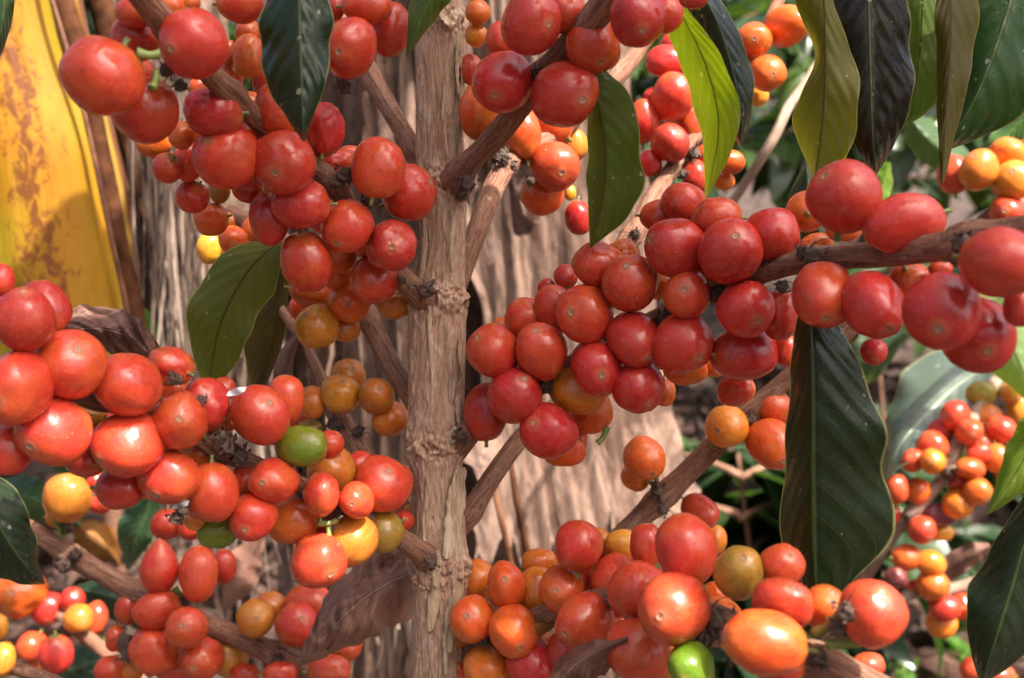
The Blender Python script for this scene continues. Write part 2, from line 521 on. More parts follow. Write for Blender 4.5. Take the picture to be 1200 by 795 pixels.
def mat_fibre():
    b = NB('dry_fibre')
    tco = b.n('ShaderNodeTexCoord').outputs['Object']
    n = b.noise(b.mapping(tco, (260, 260, 9)), 1.0, 4.0, 0.6)
    col = b.mix(b.ramp(n, 0.35, 0.62), (0.10, 0.062, 0.046), (0.33, 0.24, 0.185))
    b.l(col, b.b.inputs['Base Color'])
    b.b.inputs['Roughness'].default_value = 0.7
    return b.m


def mat_far_leaf():
    """foliage too far away for veins"""
    b = NB('far_foliage')
    oi = b.n('ShaderNodeObjectInfo')
    tco = b.n('ShaderNodeTexCoord').outputs['Object']
    n = b.noise(tco, 9.0, 2.0)
    col = b.mix(b.ramp(n, 0.35, 0.65), oi.outputs['Color'], b.mix(1.0, oi.outputs['Color'], (1.7, 1.5, 0.9), 'MULTIPLY'))
    b.l(col, b.b.inputs['Base Color'])
    b.b.inputs['Roughness'].default_value = 0.26
    b.b.inputs['Specular IOR Level'].default_value = 0.55
    tr = b.n('ShaderNodeBsdfTranslucent')
    b.l(b.mix(1.0, col, (2.0, 2.3, 0.6), 'MULTIPLY'), tr.inputs[0])
    mx = b.n('ShaderNodeMixShader'); mx.inputs[0].default_value = 0.25
    b.l(b.b.outputs[0], mx.inputs[1]); b.l(tr.outputs[0], mx.inputs[2])
    b.l(mx.outputs[0], b.out.inputs[0])
    return b.m


M_FIBRE = mat_fibre()
M_FAR = mat_far_leaf()
M_GROUND = mat_plain('soil', (0.022, 0.014, 0.010), (0.10, 0.06, 0.042), 9.0, 0.9, 0.9, 0.02)

# ------------------------------------------------------------------ ground
def make_ground():
    def axis(lo, hi, fine_lo, fine_hi, nf, nc):
        a = np.linspace(fine_lo, fine_hi, nf)
        l = fine_lo - np.geomspace(0.05, fine_lo - lo, nc)[::-1]
        r = fine_hi + np.geomspace(0.05, hi - fine_hi, nc)
        return np.concatenate([l, a, r])
    xs = axis(-300, 300, -2.5, 3.5, 130, 24)
    ys = axis(-300, 300, -1.0, 5.0, 130, 24)
    V = []
    for yv in ys:
        for xv in xs:
            h = 0.0
            if abs(xv) < 8 and abs(yv) < 12:
                h = 0.05 * noise.noise((xv * 1.3, yv * 1.3, 0)) + 0.02 * noise.noise((xv * 6, yv * 6, 3))
            V.append((xv, yv, h))
    o = mesh_obj('ground', V, grid_faces(len(ys), len(xs)), M_GROUND)
    o['kind'] = 'structure'
    return o


def ground_z(x, y):
    return 0.05 * noise.noise((x * 1.3, y * 1.3, 0)) + 0.02 * noise.noise((x * 6, y * 6, 3))


make_ground()


# ------------------------------------------------------------------ leaf builders
def leaf_shape(nu, nv, L=0.14, Wd=0.052, fold=0.35, droop=0.25, curl=0.0, wav=0.0025, seed=0, roundness=1.0):
    """local leaf: base at origin, along +Y, upper face +Z; returns verts, faces, uvs"""
    r = random.Random(seed)
    ph = r.uniform(0, 6)
    V, U = [], []
    for i in range(nu):
        t = i / (nu - 1)
        w = Wd / 2 * (math.sin(math.pi * min(1, t * 1.0) ** 0.85) ** 0.80) * (1 - 0.25 * t) * 1.15 + 0.0006
        if t > 0.9:
            w *= max(0.15, 1 - (t - 0.9) * 5)
        ang = droop * t * 2.0
        yy = L * (math.sin(ang) / (droop * 2.0) if abs(droop) > 1e-4 else t)
        zz = -L * ((1 - math.cos(ang)) / (droop * 2.0) if abs(droop) > 1e-4 else 0)
        for j in range(nv):
            s = -1 + 2 * j / (nv - 1)
            ca = curl * t
            a = fold * abs(s) + ca * abs(s)
            x = w * s * math.cos(a)
            z = w * abs(s) * math.sin(a) + wav * math.sin(9 * t * math.pi + ph + (1.3 if s > 0 else 0)) * s * s
            V.append((x, yy, zz + z))
            U.append((t, 0.5 + 0.5 * s))
    return np.array(V), np.array(grid_faces(nu, nv)), np.array(U)


def photo_leaf(name, parent, base, mid, wl, wr, dl, dr, mat, color, wave=0.0026, curve=0.0, nu=60, nh=8, seed=1, rag=0.02, crumple=0.0):
    """a leaf whose midrib runs through the given points; wl / wr half widths (photo px at that distance),
    dl / dr how far the left / right margin turns away from (+) or toward (-) the viewer, metres"""
    r = random.Random(seed)
    ph1, ph2 = r.uniform(0, 6), r.uniform(0, 6)
    m = catmull(mid, nu)
    cl = catmull([(a,) for a in wl], nu)[:, 0]
    cr = catmull([(a,) for a in wr], nu)[:, 0]
    tg = np.gradient(m[:, :2], axis=0)
    V, U = [], []
    nv = 2 * nh + 1
    for i in range(nu):
        t = i / (nu - 1)
        tx, ty = tg[i] / (np.linalg.norm(tg[i]) + 1e-9)
        nx, ny = -ty, tx                      # for a leaf hanging down (ty>0) this points left in the picture
        for j in range(nv):
            s = (j - nh) / nh
            a = abs(s)
            w = max(0.4, cl[i] if s < 0 else cr[i])
            e = (dl if s < 0 else dr)
            if isinstance(e, (list, tuple)):
                e = float(np.interp(t, np.linspace(0, 1, len(e)), e))
            sg = 1 if s < 0 else -1
            wv = (wave * math.sin(11 * t + (ph1 if s < 0 else ph2)) + 0.5 * wave * math.sin(23 * t + ph2)) * a * a
            wpx = w * a * (1 + a * a * (0.045 * math.sin(19 * t + ph1) + 0.03 * math.sin(31 * t + ph2) + rag * noise.noise(Vector((t * 14, s + seed, 0)))))
            d = m[i, 2] + e * (a ** 1.25) + wv + curve * math.sin(math.pi * a) - 0.0006 * math.sin(math.pi * a)
            if crumple:
                d += crumple * (noise.noise(Vector((m[i, 0] * .03 + s * 1.3, m[i, 1] * .03, seed))) + .6 * noise.noise(Vector((m[i, 0] * .08 + s * 3, m[i, 1] * .08, seed))))
            V.append(P(m[i, 0] + nx * wpx * sg, m[i, 1] + ny * wpx * sg, d))
            U.append((t, 0.5 + 0.5 * s))
    o = mesh_obj(name, [tuple(v) for v in V], grid_faces(nu, nv), mat, parent, base, uvs=U)
    o.color = (*color, 1.0)
    return o


# ------------------------------------------------------------------ cherries
def cherry_mesh(name, seed, kind='smooth', lump=0.03):
    r = random.Random(seed)
    prof = [(0.0, -1.22), (0.085, -1.22), (0.075, -1.08), (0.10, -0.992)]
    n = 19
    for i in range(n):
        th = -math.pi / 2 + 0.24 + (math.pi - 0.24 - 0.235) * i / (n - 1)
        rr = math.cos(th); zz = math.sin(th)
        rr = abs(rr) ** 0.90
        zz = math.copysign(abs(zz) ** 0.97, zz)
        if zz < 0:
            rr *= 1 - 0.05 * zz * zz
        prof.append((rr, zz * 1.0))
    zt = prof[-1][1]
    prof += [(0.15, zt + 0.010), (0.118, zt + 0.026), (0.092, zt + 0.024), (0.065, zt - 0.002), (0.03, zt + 0.004), (0.0, zt + 0.012)]
    if kind == 'peaked':
        prof = [(rr * (1 - 0.15 * max(0, z)), z) for rr, z in prof]
        prof = [(rr if z < 0.55 else rr * (1 - 0.75 * (z - 0.55)), z if z < 0.4 else 0.4 + (z - 0.4) * 1.45) for rr, z in prof]
    seg = 30
    off = Vector((r.uniform(0, 50), r.uniform(0, 50), r.uniform(0, 50)))
    V, U = [], []
    for rr, z in prof:
        for j in range(seg):
            a = 2 * math.pi * j / seg
            p = Vector((rr * math.cos(a), rr * math.sin(a), z))
            if z > -1.0:
                k = 1 + lump * noise.noise(p * 1.1 + off) + 0.25 * lump * noise.noise(p * 2.6 + off)
                if kind == 'creased':
                    for a0, dep in ((1.2, 0.10), (1.2 + math.pi, 0.05)):
                        da = (a - a0 + math.pi) % (2 * math.pi) - math.pi
                        k -= dep * math.exp(-(da / 0.14) ** 2) * max(0.0, 1 - z * z) ** 0.5
                if kind == 'shrivelled':
                    k -= 0.22 * math.exp(-((p - Vector((0.75, -0.35, 0.35))).length / 0.34) ** 2)
                    k -= 0.05 * abs(noise.noise(Vector((p.x * 5, p.y * 5, p.z * 1.6)) + off)) * 2
                    k -= 0.14 * math.exp(-((p - Vector((-0.5, -0.7, -0.3))).length / 0.3) ** 2)
                if kind == 'flat':
                    p.y *= 0.9
                p = p * k
            V.append(tuple(p)); U.append((0, 0))
    me = mesh_obj(name, V, grid_faces(len(prof), seg, True), M_CHERRY, link=False)
    return me


CH = {k: [cherry_mesh('cherry', 10 * i + ord(k[0]), k, lump) for i in range(n)]
      for k, n, lump in (('smooth', 14, 0.085), ('creased', 3, 0.08), ('shrivelled', 3, 0.16), ('peaked', 1, 0.06), ('flat', 4, 0.10))}

CC = {  # skin colour (linear) and how much of it is still yellowish; o and p also stand for sunlit ones
    'r': ((0.55, 0.044, 0.022), 0.18), 'd': ((0.47, 0.028, 0.022), 0.06), 'o': ((0.62, 0.085, 0.016), 0.3),
    'p': ((0.66, 0.155, 0.018), 0.4), 'y': ((0.68, 0.28, 0.03), 0.4), 'b': ((0.50, 0.145, 0.020), 0.6),
    'k': ((0.33, 0.19, 0.028), 0.35), 'g': ((0.13, 0.21, 0.014), 0.10), 'm': ((0.16, 0.03, 0.04), 0.0),
}


class Branch:
    """path: (x, y, d, radius px)"""
    def __init__(s, plant, path, mat=None, name='branch', n=None, seg=22, nodes=(), rough=1.0, label=None):
        s.plant, s.base = plant, Vector(plant.location)
        s.path = catmull(path, n or max(30, 14 * len(path)))
        s.px = s.path[:, :2]
        s.d = s.path[:, 2]
        pts = np.array([P(*q[:3]) for q in s.path])
        s.pts = pts
        rad = s.path[:, 3] * s.d * K * 0.92
        # finer resample for bark relief
        nn = len(pts) * 4
        idx = np.linspace(0, len(pts) - 1, nn)
        fp = np.stack([np.interp(idx, np.arange(len(pts)), pts[:, k]) for k in range(3)], 1)
        fr = np.interp(idx, np.arange(len(pts)), rad)
        npos = [np.array(P(x, y, float(np.interp(0, [0], [s.depth_at(x, y)])))) for x, y in nodes]
        off = Vector((random.uniform(0, 50), 0, 0))
        def disp(i, a, ss, r):
            sw = 0.0
            for q in npos:
                dd = np.linalg.norm(fp[i] - q)
                sw += 0.22 * math.exp(-(dd / (1.5 * max(r, 1e-4))) ** 2)
            c, sn = math.cos(a), math.sin(a)
            st = noise.noise(Vector((c * 2.6, sn * 2.6, ss * 45)) + off)
            st2 = noise.noise(Vector((c * 6.5, sn * 6.5, ss * 110)) + off)
            lo = noise.noise(Vector((c * 0.8, sn * 0.8, ss * 60)) + off)
            return r * (1 + sw + rough * (0.05 * st + 0.035 * st2 + 0.07 * lo + sw * 1.2 * st2))
        V, F = tube(fp, fr, seg, disp)
        s.o = mesh_obj(name, V, F, mat or M_BRANCH, plant, s.base)
        if label:
            s.o['label'] = label

    def near(s, x, y):
        k = int(np.argmin(((s.px - (x, y)) ** 2).sum(1)))
        return k

    def depth_at(s, x, y):
        return float(s.d[s.near(x, y)])


CHERRIES = []          # filled by cherries(), built once all are known


def cherries(branch, text, doff=0.0, step=0.0105):
    """lines: x y w h ang layer colour[kind] [tip_x tip_y]; photo pixels"""
    for ln in text.strip().splitlines():
        f = ln.split()
        if not f:
            continue
        x, y, w, h, ang, lay = map(float, f[:6])
        code = f[6]
        kind = {'c': 'creased', 's': 'shrivelled', 'k': 'peaked', 'f': 'flat'}.get(code[1:2], None)
        tip = (float(f[7]), float(f[8])) if len(f) > 8 else None
        d = branch.depth_at(x, y) + (lay - 1) * step + doff
        CHERRIES.append(dict(b=branch, x=x, y=y, w=w, h=h, ang=math.radians(ang), d=d, code=code[0], kind=kind, tip=tip))


def fill_cherries(branches, n, seed):
    """smaller cherries that show in the gaps between the ones in front"""
    r = random.Random(seed)
    src = [c for c in CHERRIES if c['b'] in branches]
    xy = np.array([(c['x'], c['y']) for c in src])
    add = 0
    for _ in range(4000):
        if add >= n:
            break
        c, e = r.choice(src), r.choice(src)
        if c is e or c['b'] is not e['b'] or math.hypot(c['x'] - e['x'], c['y'] - e['y']) > 0.75 * (c['w'] + e['w']):
            continue
        x, y = (c['x'] + e['x']) / 2 + r.uniform(-6, 6), (c['y'] + e['y']) / 2 + r.uniform(-6, 6)
        dd = np.hypot(xy[:, 0] - x, xy[:, 1] - y)
        if (dd < 24).any() or (dd < 62).sum() < 3:
            continue
        w = 0.34 * (c['w'] + e['w']) * r.uniform(.85, 1.1)
        CHERRIES.append(dict(b=c['b'], x=x, y=y, w=w, h=w * r.uniform(.9, 1.1), ang=0.0, d=max(c['d'], e['d']) + .012, code=r.choice('rrdooop'), kind=None, tip=None))
        xy = np.vstack([xy, (x, y)])
        add += 1


def build_cherries():
    CHERRIES.sort(key=lambda c: c['d'])
    done = np.zeros((0, 4))
    r = random.Random(5)
    for c in CHERRIES:
        d0 = c['d']
        for it in range(26):
            p = np.array(P(c['x'], c['y'], c['d']))
            rad = 0.5 * math.sqrt(c['w'] * c['h']) * K * c['d']
            if len(done) == 0:
                break
            dist = np.linalg.norm(done[:, :3] - p, axis=1)
            if (dist > 0.84 * (done[:, 3] + rad)).all():
                break
            c['d'] += 0.0011
        done = np.vstack([done, [*p, rad]])
        # orientation: away from the twig unless the tip shows in the photograph
        br = c['b']
        a, b_ = c['w'] * 0.53, c['h'] * 0.53
        ang = c['ang']
        if c['tip']:
            ox, oy = c['tip'][0] - c['x'], c['tip'][1] - c['y']
            ro = math.hypot(ox, oy)
            phi = math.atan2(oy, ox)
            ex = 1 / math.sqrt((math.cos(phi - ang) / a) ** 2 + (math.sin(phi - ang) / b_) ** 2)
            sn = min(0.97, ro / ex)
            dirv = RIGHT * (sn * math.cos(phi)) - UP * (sn * math.sin(phi)) - FWD * math.sqrt(1 - sn * sn)
        else:
            k = br.near(c['x'], c['y'])
            q = Vector(br.pts[k])
            dirv = (Vector(p) - q).normalized() + Vector((r.uniform(-.4, .4), r.uniform(-.4, .4), r.uniform(-.4, .4)))
            if r.random() < 0.45:
                dirv = dirv - FWD * r.uniform(0.5, 1.4)
            el = max(a, b_) / min(a, b_)
            if el > 1.14:                       # long cherries lie along their long axis
                ax = ang if a >= b_ else ang + math.pi / 2
                lv = RIGHT * math.cos(ax) - UP * math.sin(ax)
                if lv.dot(dirv) < 0:
                    lv = -lv
                dirv = lv + FWD * r.uniform(-0.15, 0.3)
        dirv.normalize()
        ct = abs(dirv.dot(FWD))
        st = math.sqrt(max(0.0, 1 - ct * ct))
        pr = Vector((dirv.dot(RIGHT), -dirv.dot(UP)))
        phi = math.atan2(pr.y, pr.x) if pr.length > 1e-3 else 0.0
        ext = lambda t: math.sqrt((a * math.cos(t - ang)) ** 2 + (b_ * math.sin(t - ang)) ** 2)
        sx = ext(phi + math.pi / 2)
        se = ext(phi)
        if st > 0.45:
            sy = min(sx, se)
            ln = math.sqrt(max(1e-6, se * se - (sy * ct) ** 2)) / st
            ln = min(max(ln, 0.9 * sx), 1.4 * sx)
        else:
            sy = se
            ln = 1.08 * max(sx, se)
        sc = K * c['d']
        zax = dirv
        side = (RIGHT * math.cos(phi + math.pi / 2) - UP * math.sin(phi + math.pi / 2)).normalized()
        yax = zax.cross(side).normalized()
        xax = yax.cross(zax).normalized()
        R = Matrix((xax, yax, zax)).transposed()
        kind = c['kind'] or ('smooth' if r.random() < 0.8 else 'flat')
        if c['kind'] is None and not c['tip'] and r.random() < 0.06:
            kind = 'creased'
        me = r.choice(CH[kind])
        o = bpy.data.objects.new('cherry', me)
        COL.objects.link(o)
        o.parent = br.o
        # spin about the own axis keeps copies from looking alike (only where the section is round)
        if kind in ('smooth',) and abs(sx - sy) < 0.06 * sx:
            R = R @ Matrix.Rotation(r.uniform(0, 6.28), 3, 'Z')
        o.matrix_local = Matrix.Translation(Vector(p) - br.base) @ R.to_4x4() @ Matrix.Diagonal((sx * sc, sy * sc, ln * sc, 1))
        colr, al = CC[c['code']]
        j = r.uniform(0.86, 1.12)
        hj = r.uniform(0.75, 1.3)
        o.color = (colr[0] * j, colr[1] * j * hj, colr[2] * j, max(0.0, min(1.0, al * r.uniform(0.6, 1.4))))
        if c['code'] == 'g':
            o['label'] = 'unripe green cherry'
        elif kind == 'shrivelled':
            o['label'] = 'shrivelled overripe cherry'


# dry flower remains and other small parts
def chaff_mesh(seed, n=30, R=1.0):
    r = random.Random(seed)
    V, F = [], []
    for q in range(n):
        d = Vector((r.gauss(0, 1), r.gauss(0, 1), r.gauss(0, 1))).normalized()
        long = r.random() < 0.3
        L = (r.uniform(0.8, 1.5) if long else r.uniform(0.25, 0.6)) * R
        w = r.uniform(0.025, 0.06) if long else r.uniform(0.08, 0.22)
        bend = Vector((r.gauss(0, 1), r.gauss(0, 1), r.gauss(0, 1))) * (0.5 if long else 0.35)
        p = d * 0.22 + Vector((r.gauss(0, .18), r.gauss(0, .18), r.gauss(0, .18)))
        b0 = len(V)
        m = 8 if long else 4
        for i in range(m):
            t = i / (m - 1)
            side = d.orthogonal().normalized()
            up = d.cross(side)
            ww = w * (1 - 0.8 * t) * r.uniform(0.7, 1.2)
            V += [tuple(p - side * ww), tuple(p + up * ww * .6), tuple(p + side * ww)]
            d = (d + bend * 0.45 + Vector((r.gauss(0, .25), r.gauss(0, .25), r.gauss(0, .25)))).normalized()
            p = p + d * L / m
        for i in range(m - 1):
            for j in range(2):
                F.append((b0 + i * 3 + j, b0 + i * 3 + j + 1, b0 + i * 3 + j + 4, b0 + i * 3 + j + 3))
    # woody core
    b0 = len(V)
    for i in range(7):
        th = math.pi * i / 6
        for j in range(8):
            a = 2 * math.pi * j / 8
            q = Vector((math.sin(th) * math.cos(a), math.sin(th) * math.sin(a), math.cos(th)))
            q *= 0.46 + 0.30 * noise.noise(q * 2 + Vector((seed, 0, 0)))
            V.append(tuple(q))
    F += [tuple(b0 + k for k in f) for f in grid_faces(7, 8, True)]
    return mesh_obj('flower_remains', V, F, M_CHAFF, link=False, smooth=False)


CHAFF = [chaff_mesh(i) for i in range(5)]


def chaff(branch, items):
    """(x, y, size px[, depth shift])"""
    for it in items:
        x, y, s = it[:3]
        dz = it[3] if len(it) > 3 else -0.006
        d = branch.depth_at(x, y) + dz
        o = bpy.data.objects.new('flower_remains', random.choice(CHAFF))
        COL.objects.link(o)
        o.parent = branch.o
        rot = Matrix.Rotation(random.uniform(0, 6.3), 4, 'Z') @ Matrix.Rotation(random.uniform(0, 3), 4, 'X')
        k = s * K * d * 0.68
        o.matrix_local = Matrix.Translation(P(x, y, d) - branch.base) @ rot @ Matrix.Diagonal((k, k, k, 1))


def small_tube(name, parent, base, pts, mat, seg=10, n=10):
    q = catmull(pts, n)
    w = np.array([P(*a[:3]) for a in q])
    V, F = tube(w, q[:, 3] * q[:, 2] * K, seg)
    return mesh_obj(name, V, F, mat, parent, base)

# ------------------------------------------------------------------ main coffee plant
_sb = P(513, 860, 0.352)
MAIN_BASE = Vector((_sb.x + 0.01, _sb.y + 0.03, ground_z(_sb.x, _sb.y)))
main = empty('coffee_plant', MAIN_BASE,
             'tall coffee plant with peeling brown stem and clusters of large ripe red cherries', 'coffee plant')


def make_stem():
    key = [(516, -70, .331, 30), (514, 0, .333, 30), (514, 35, .334, 31), (515, 130, .336, 28), (516, 190, .337, 29), (517, 222, .337, 31),
           (518, 285, .338, 27.5), (514, 335, .339, 31), (513, 365, .339, 33), (512, 440, .340, 33), (511, 520, .342, 34), (513, 590, .343, 31.5),
           (514, 660, .344, 34), (514, 690, .345, 33), (513, 740, .346, 31), (513, 840, .349, 32)]
    q = catmull(key, 820)
    pts = np.array([P(*a[:3]) for a in q])
    rad = q[:, 3] * q[:, 2] * K
    pxy = q[:, 1].copy()
    # down to the soil and up to the crown
    lo = catmull([tuple(pts[-1]), tuple(pts[-1] * .6 + np.array(MAIN_BASE) * .4 + np.array((.004, 0, 0))), tuple(np.array(MAIN_BASE) - (0, 0, .03))], 60)[1:]
    top = pts[0]
    hi = catmull([(top[0] - .03, top[1] + .05, top[2] + .55), (top[0] - .012, top[1] + .012, top[2] + .25), tuple(top)], 60)[:-1]
    P3 = np.vstack([hi, pts, lo])
    R3 = np.concatenate([np.linspace(.0045, rad[0], len(hi)), rad, np.linspace(rad[-1], .0125, len(lo))])
    Y3 = np.concatenate([np.full(len(hi), -500.0), pxy, np.full(len(lo), 2000.0)])
    nodes = [(28, 0.8), (217, 1.2), (352, 1.2), (520, 1.0), (664, 1.2)]
    def disp(i, a, s, r):
        c, sn = math.cos(a), math.sin(a)
        w = 0.35 * noise.noise(Vector((c * 1.5, sn * 1.5, s * 60 + 7)))
        n1 = noise.noise(Vector((c * 1.7 + w, sn * 1.7, s * 28)))
        n2 = noise.noise(Vector((c * 4.2 + 9 + w, sn * 4.2 + w, s * 42)))
        n3 = noise.noise(Vector((c * 12 + 3, sn * 12, s * 130)))
        n4 = noise.noise(Vector((c * 27 + 3, sn * 27, s * 420)))
        crack = max(0.0, 0.07 - abs(n2)) / 0.07
        # plates of bark with a step at their edge
        plate = 1.0 if n1 + 0.45 * n3 > 0.02 else 0.0
        k = 0.05 * n1 + 0.045 * plate + 0.014 * n3 + 0.012 * n4 - 0.055 * crack
        sw = 0.0
        for y0, am in nodes:
            e = math.exp(-((Y3[i] - y0) / 15.0) ** 2) * am
            sw += e
        if sw > 0.01:
            m1 = noise.noise(Vector((c * 2.6, sn * 2.6, s * 260)))
            m2 = noise.noise(Vector((c * 8, sn * 8, s * 650)))
            k += sw * (0.05 + 0.20 * m1 + 0.20 * m2)
        return r * (0.945 + k)
    V, F = tube(P3, R3, 170, disp)
    return mesh_obj('main_stem', V, F, M_STEM, main, MAIN_BASE)


STEM = make_stem()


def bark_flake(x0, y0, x1, y1, w, lift, seed):
    """a peeling strip of bark on the face of the stem that we see; w px wide"""
    r = random.Random(seed)
    n, m = 26, 5
    V, U = [], []
    for i in range(n):
        t = i / (n - 1)
        x = x0 + (x1 - x0) * t + 1.6 * math.sin(5 * t + seed)
        y = y0 + (y1 - y0) * t
        d0 = float(np.interp(y, (0, 800), (.333, .347)))
        ww = w * (0.35 + 0.65 * math.sin(math.pi * t) ** 0.5) * (1 + 0.35 * noise.noise(Vector((t * 9, seed, 0))))
        for j in range(m):
            s = -1 + 2 * j / (m - 1)
            xx = x + s * ww / 2 + 1.2 * noise.noise(Vector((t * 14, j * .9, seed)))
            off = max(-0.985, min(0.985, (xx - 514) / 33.5))
            R = 33.5 * d0 * K
            dep = d0 - R * math.sqrt(1 - off * off) - 0.0005 - lift * (0.5 + 0.5 * s * (1 if seed % 2 else -1)) * (0.4 + 0.6 * abs(2 * t - 1))
            V.append(tuple(P(xx, y, dep)))
    n0 = len(V)
    vl = VL(V + [tuple(Vector(v) + FWD * 0.0006) for v in V])
    vl.attr = [(v[0] + seed, 0.0, v[2]) for v in vl]
    F = grid_faces(n, m)
    F2 = [tuple(n0 + k for k in reversed(f)) for f in F]
    rim = []
    for i in range(n - 1):
        for a, b in ((i * m, (i + 1) * m), ((i + 1) * m + m - 1, i * m + m - 1)):
            rim.append((a, b, n0 + b, n0 + a))
    return mesh_obj('bark_flake', vl, F + F2 + rim, M_FLAKE, STEM, MAIN_BASE)


for k, a in enumerate([(541, 60, 540, 190, 5, .0010), (536, 20, 538, 110, 5, .0012), (540, 440, 537, 500, 6, .0013), (535, 500, 528, 520, 10, .0012),
                       (542, 548, 524, 655, 22, .0016), (529, 590, 538, 705, 18, .0013), (514, 645, 506, 740, 15, .0010), (534, 690, 526, 765, 16, .0012),
                       (503, 655, 497, 690, 9, .0014), (527, 700, 520, 790, 6, .0010), (505, 360, 506, 455, 6, .0006), (524, 380, 527, 470, 5, .0007),
                       (497, 250, 495, 330, 6, .0007), (528, 240, 530, 320, 5, .0007), (500, 560, 498, 640, 5, .0007), (520, 90, 522, 180, 4, .0005),
                       (540, 395, 541, 450, 5, .0010), (490, 500, 493, 560, 5, .0008), (508, 10, 528, 30, 9, .0014)]):
    bark_flake(*a, seed=k)


def B(path, **kw):
    return Branch(kw.pop('plant', main), path, **kw)


# fruiting branches, each from its node on the stem
brA = B([(518, 360, .343, 25), (503, 350, .336, 20), (483, 337, .330, 14), (455, 305, .325, 13), (420, 255, .318, 12), (380, 205, .308, 13), (335, 170, .297, 13), (290, 130, .285, 14),
         (245, 85, .268, 15.5), (195, 30, .250, 17), (150, -25, .235, 18), (90, -110, .21, 18)], nodes=[(484, 338), (395, 215), (200, 40), (270, 110)])
brB = B([(519, 674, .346, 26), (506, 658, .340, 22), (490, 645, .333, 15), (455, 622, .325, 12), (400, 590, .318, 12), (330, 560, .31, 12), (262, 528, .30, 13), (190, 490, .288, 13),
         (110, 465, .275, 14), (30, 450, .262, 15), (-80, 430, .24, 15)], nodes=[(262, 525), (395, 590), (110, 465)])
brC = B([(518, 232, .341, 26), (530, 216, .334, 21), (546, 195, .327, 15), (585, 155, .316, 15), (630, 98, .303, 16), (675, 45, .288, 17), (712, 2, .275, 19), (770, -70, .25, 20)],
        nodes=[(540, 205), (635, 95)])
brC2 = B([(525, 370, .345, 12), (552, 290, .352, 13), (585, 208, .37, 14), (612, 180, .385, 12), (660, 150, .40, 11), (740, 70, .43, 11), (800, -40, .46, 11)],
         nodes=[(588, 190), (660, 150)])
brG = B([(512, 536, .344, 25), (530, 522, .340, 20), (547, 508, .336, 15), (580, 488, .333, 13), (650, 440, .328, 13), (740, 390, .318, 13), (830, 345, .304, 13), (900, 317, .290, 14.5),
         (965, 303, .274, 15), (1045, 297, .257, 17), (1112, 288, .243, 19), (1130, 284, .24, 22), (1210, 270, .226, 21), (1300, 250, .21, 20)],
        nodes=[(950, 304), (1128, 285), (735, 392)])
br3 = B([(520, 640, .348, 13), (548, 604, .352, 13), (580, 555, .362, 12.5), (612, 512, .372, 12), (660, 470, .385, 11), (740, 420, .40, 10)], nodes=[(548, 604)])
br1 = B([(500, 205, .345, 13), (486, 178, .348, 12), (458, 130, .355, 12), (430, 82, .363, 13), (402, 20, .375, 12), (380, -60, .39, 12)], nodes=[(486, 178)])
br4 = B([(512, 520, .345, 13), (485, 470, .347, 13), (455, 420, .352, 12.5), (428, 370, .36, 13), (395, 325, .37, 12), (345, 290, .385, 11), (270, 250, .41, 11)],
        nodes=[(428, 372), (390, 320)])
br5 = B([(505, 640, .348, 12), (460, 580, .355, 12), (424, 530, .362, 12), (392, 480, .37, 11), (370, 430, .378, 8), (352, 395, .385, 7), (320, 350, .40, 6)],
        nodes=[(396, 490), (420, 525)])
brH = B([(515, 880, .352, 15), (640, 722, .385, 14), (735, 622, .392, 14), (790, 570, .39, 14.5), (830, 530, .387, 14), (880, 482, .383, 13), (930, 438, .378, 12),
         (1010, 370, .37, 12), (1100, 250, .36, 11)], nodes=[(775, 585), (885, 480)])
brI = B([(513, 840, .349, 14), (540, 775, .347, 13), (590, 742, .338, 13), (660, 712, .318, 13), (730, 700, .296, 14), (790, 705, .276, 15), (860, 735, .254, 17), (930, 768, .240, 22),
         (980, 788, .232, 24), (1080, 840, .218, 24)], nodes=[(845, 732), (955, 775)])
brD = B([(512, 905, .36, 14), (450, 835, .40, 14), (365, 787, .432, 14), (280, 748, .442, 13), (180, 704, .447, 13.5), (105, 664, .45, 13), (60, 636, .45, 12), (20, 612, .45, 11),
         (-70, 560, .45, 10)], nodes=[(80, 650), (330, 770), (222, 722)])
brF = B([(515, 560, .35, 11), (640, 400, .365, 10), (735, 285, .385, 12), (765, 235, .395, 12.5), (790, 195, .405, 10), (850, 110, .425, 8), (890, 50, .44, 8), (930, -40, .46, 8)],
        nodes=[(740, 280), (800, 180)])

cherries(brA, '''
121 89 92 84 10 0 r
227 51 76 74 0 0 d 211 66
170 128 78 72 0 1 r
158 46 52 50 0 2 d
160 14 58 36 0 2 r
200 10 34 34 0 3 o
222 4 24 22 0 3 o
282 4 52 44 0 2 r
268 62 22 28 0 3 o
292 66 36 55 0 2 o
266 92 36 34 0 3 o
250 132 64 55 0 1 d
267 185 74 74 0 0 r 253 172
234 104 24 24 0 3 o
213 159 28 32 0 2 o
229 158 20 28 0 3 p
196 197 34 33 0 2 r
220 190 33 44 0 2 r
226 231 38 34 0 2 r
257 222 24 32 0 3 k
248 257 37 38 0 3 o
291 220 36 34 0 2 d
430 8 56 40 0 1 r
410 56 55 72 0 0 r 403 69
457 35 46 62 10 1 dc
393 10 20 28 0 2 d
325 130 50 62 0 1 r
381 152 44 58 5 1 ds
333 191 72 70 0 0 r 329 208
443 197 58 70 10 0 rf
478 226 62 64 0 1 r
353 239 66 56 0 0 d
408 264 56 62 0 0 r 398 287
393 192 46 32 0 2 rs
411 180 26 18 0 3 r
316 256 44 62 0 1 d
309 95 24 36 0 2 d
359 307 57 69 -10 0 r
458 289 57 56 0 0 ds
394 296 46 52 0 2 o
438 328 54 52 0 1 r
463 357 38 33 0 2 b
292 40 30 30 0 3 o
''')
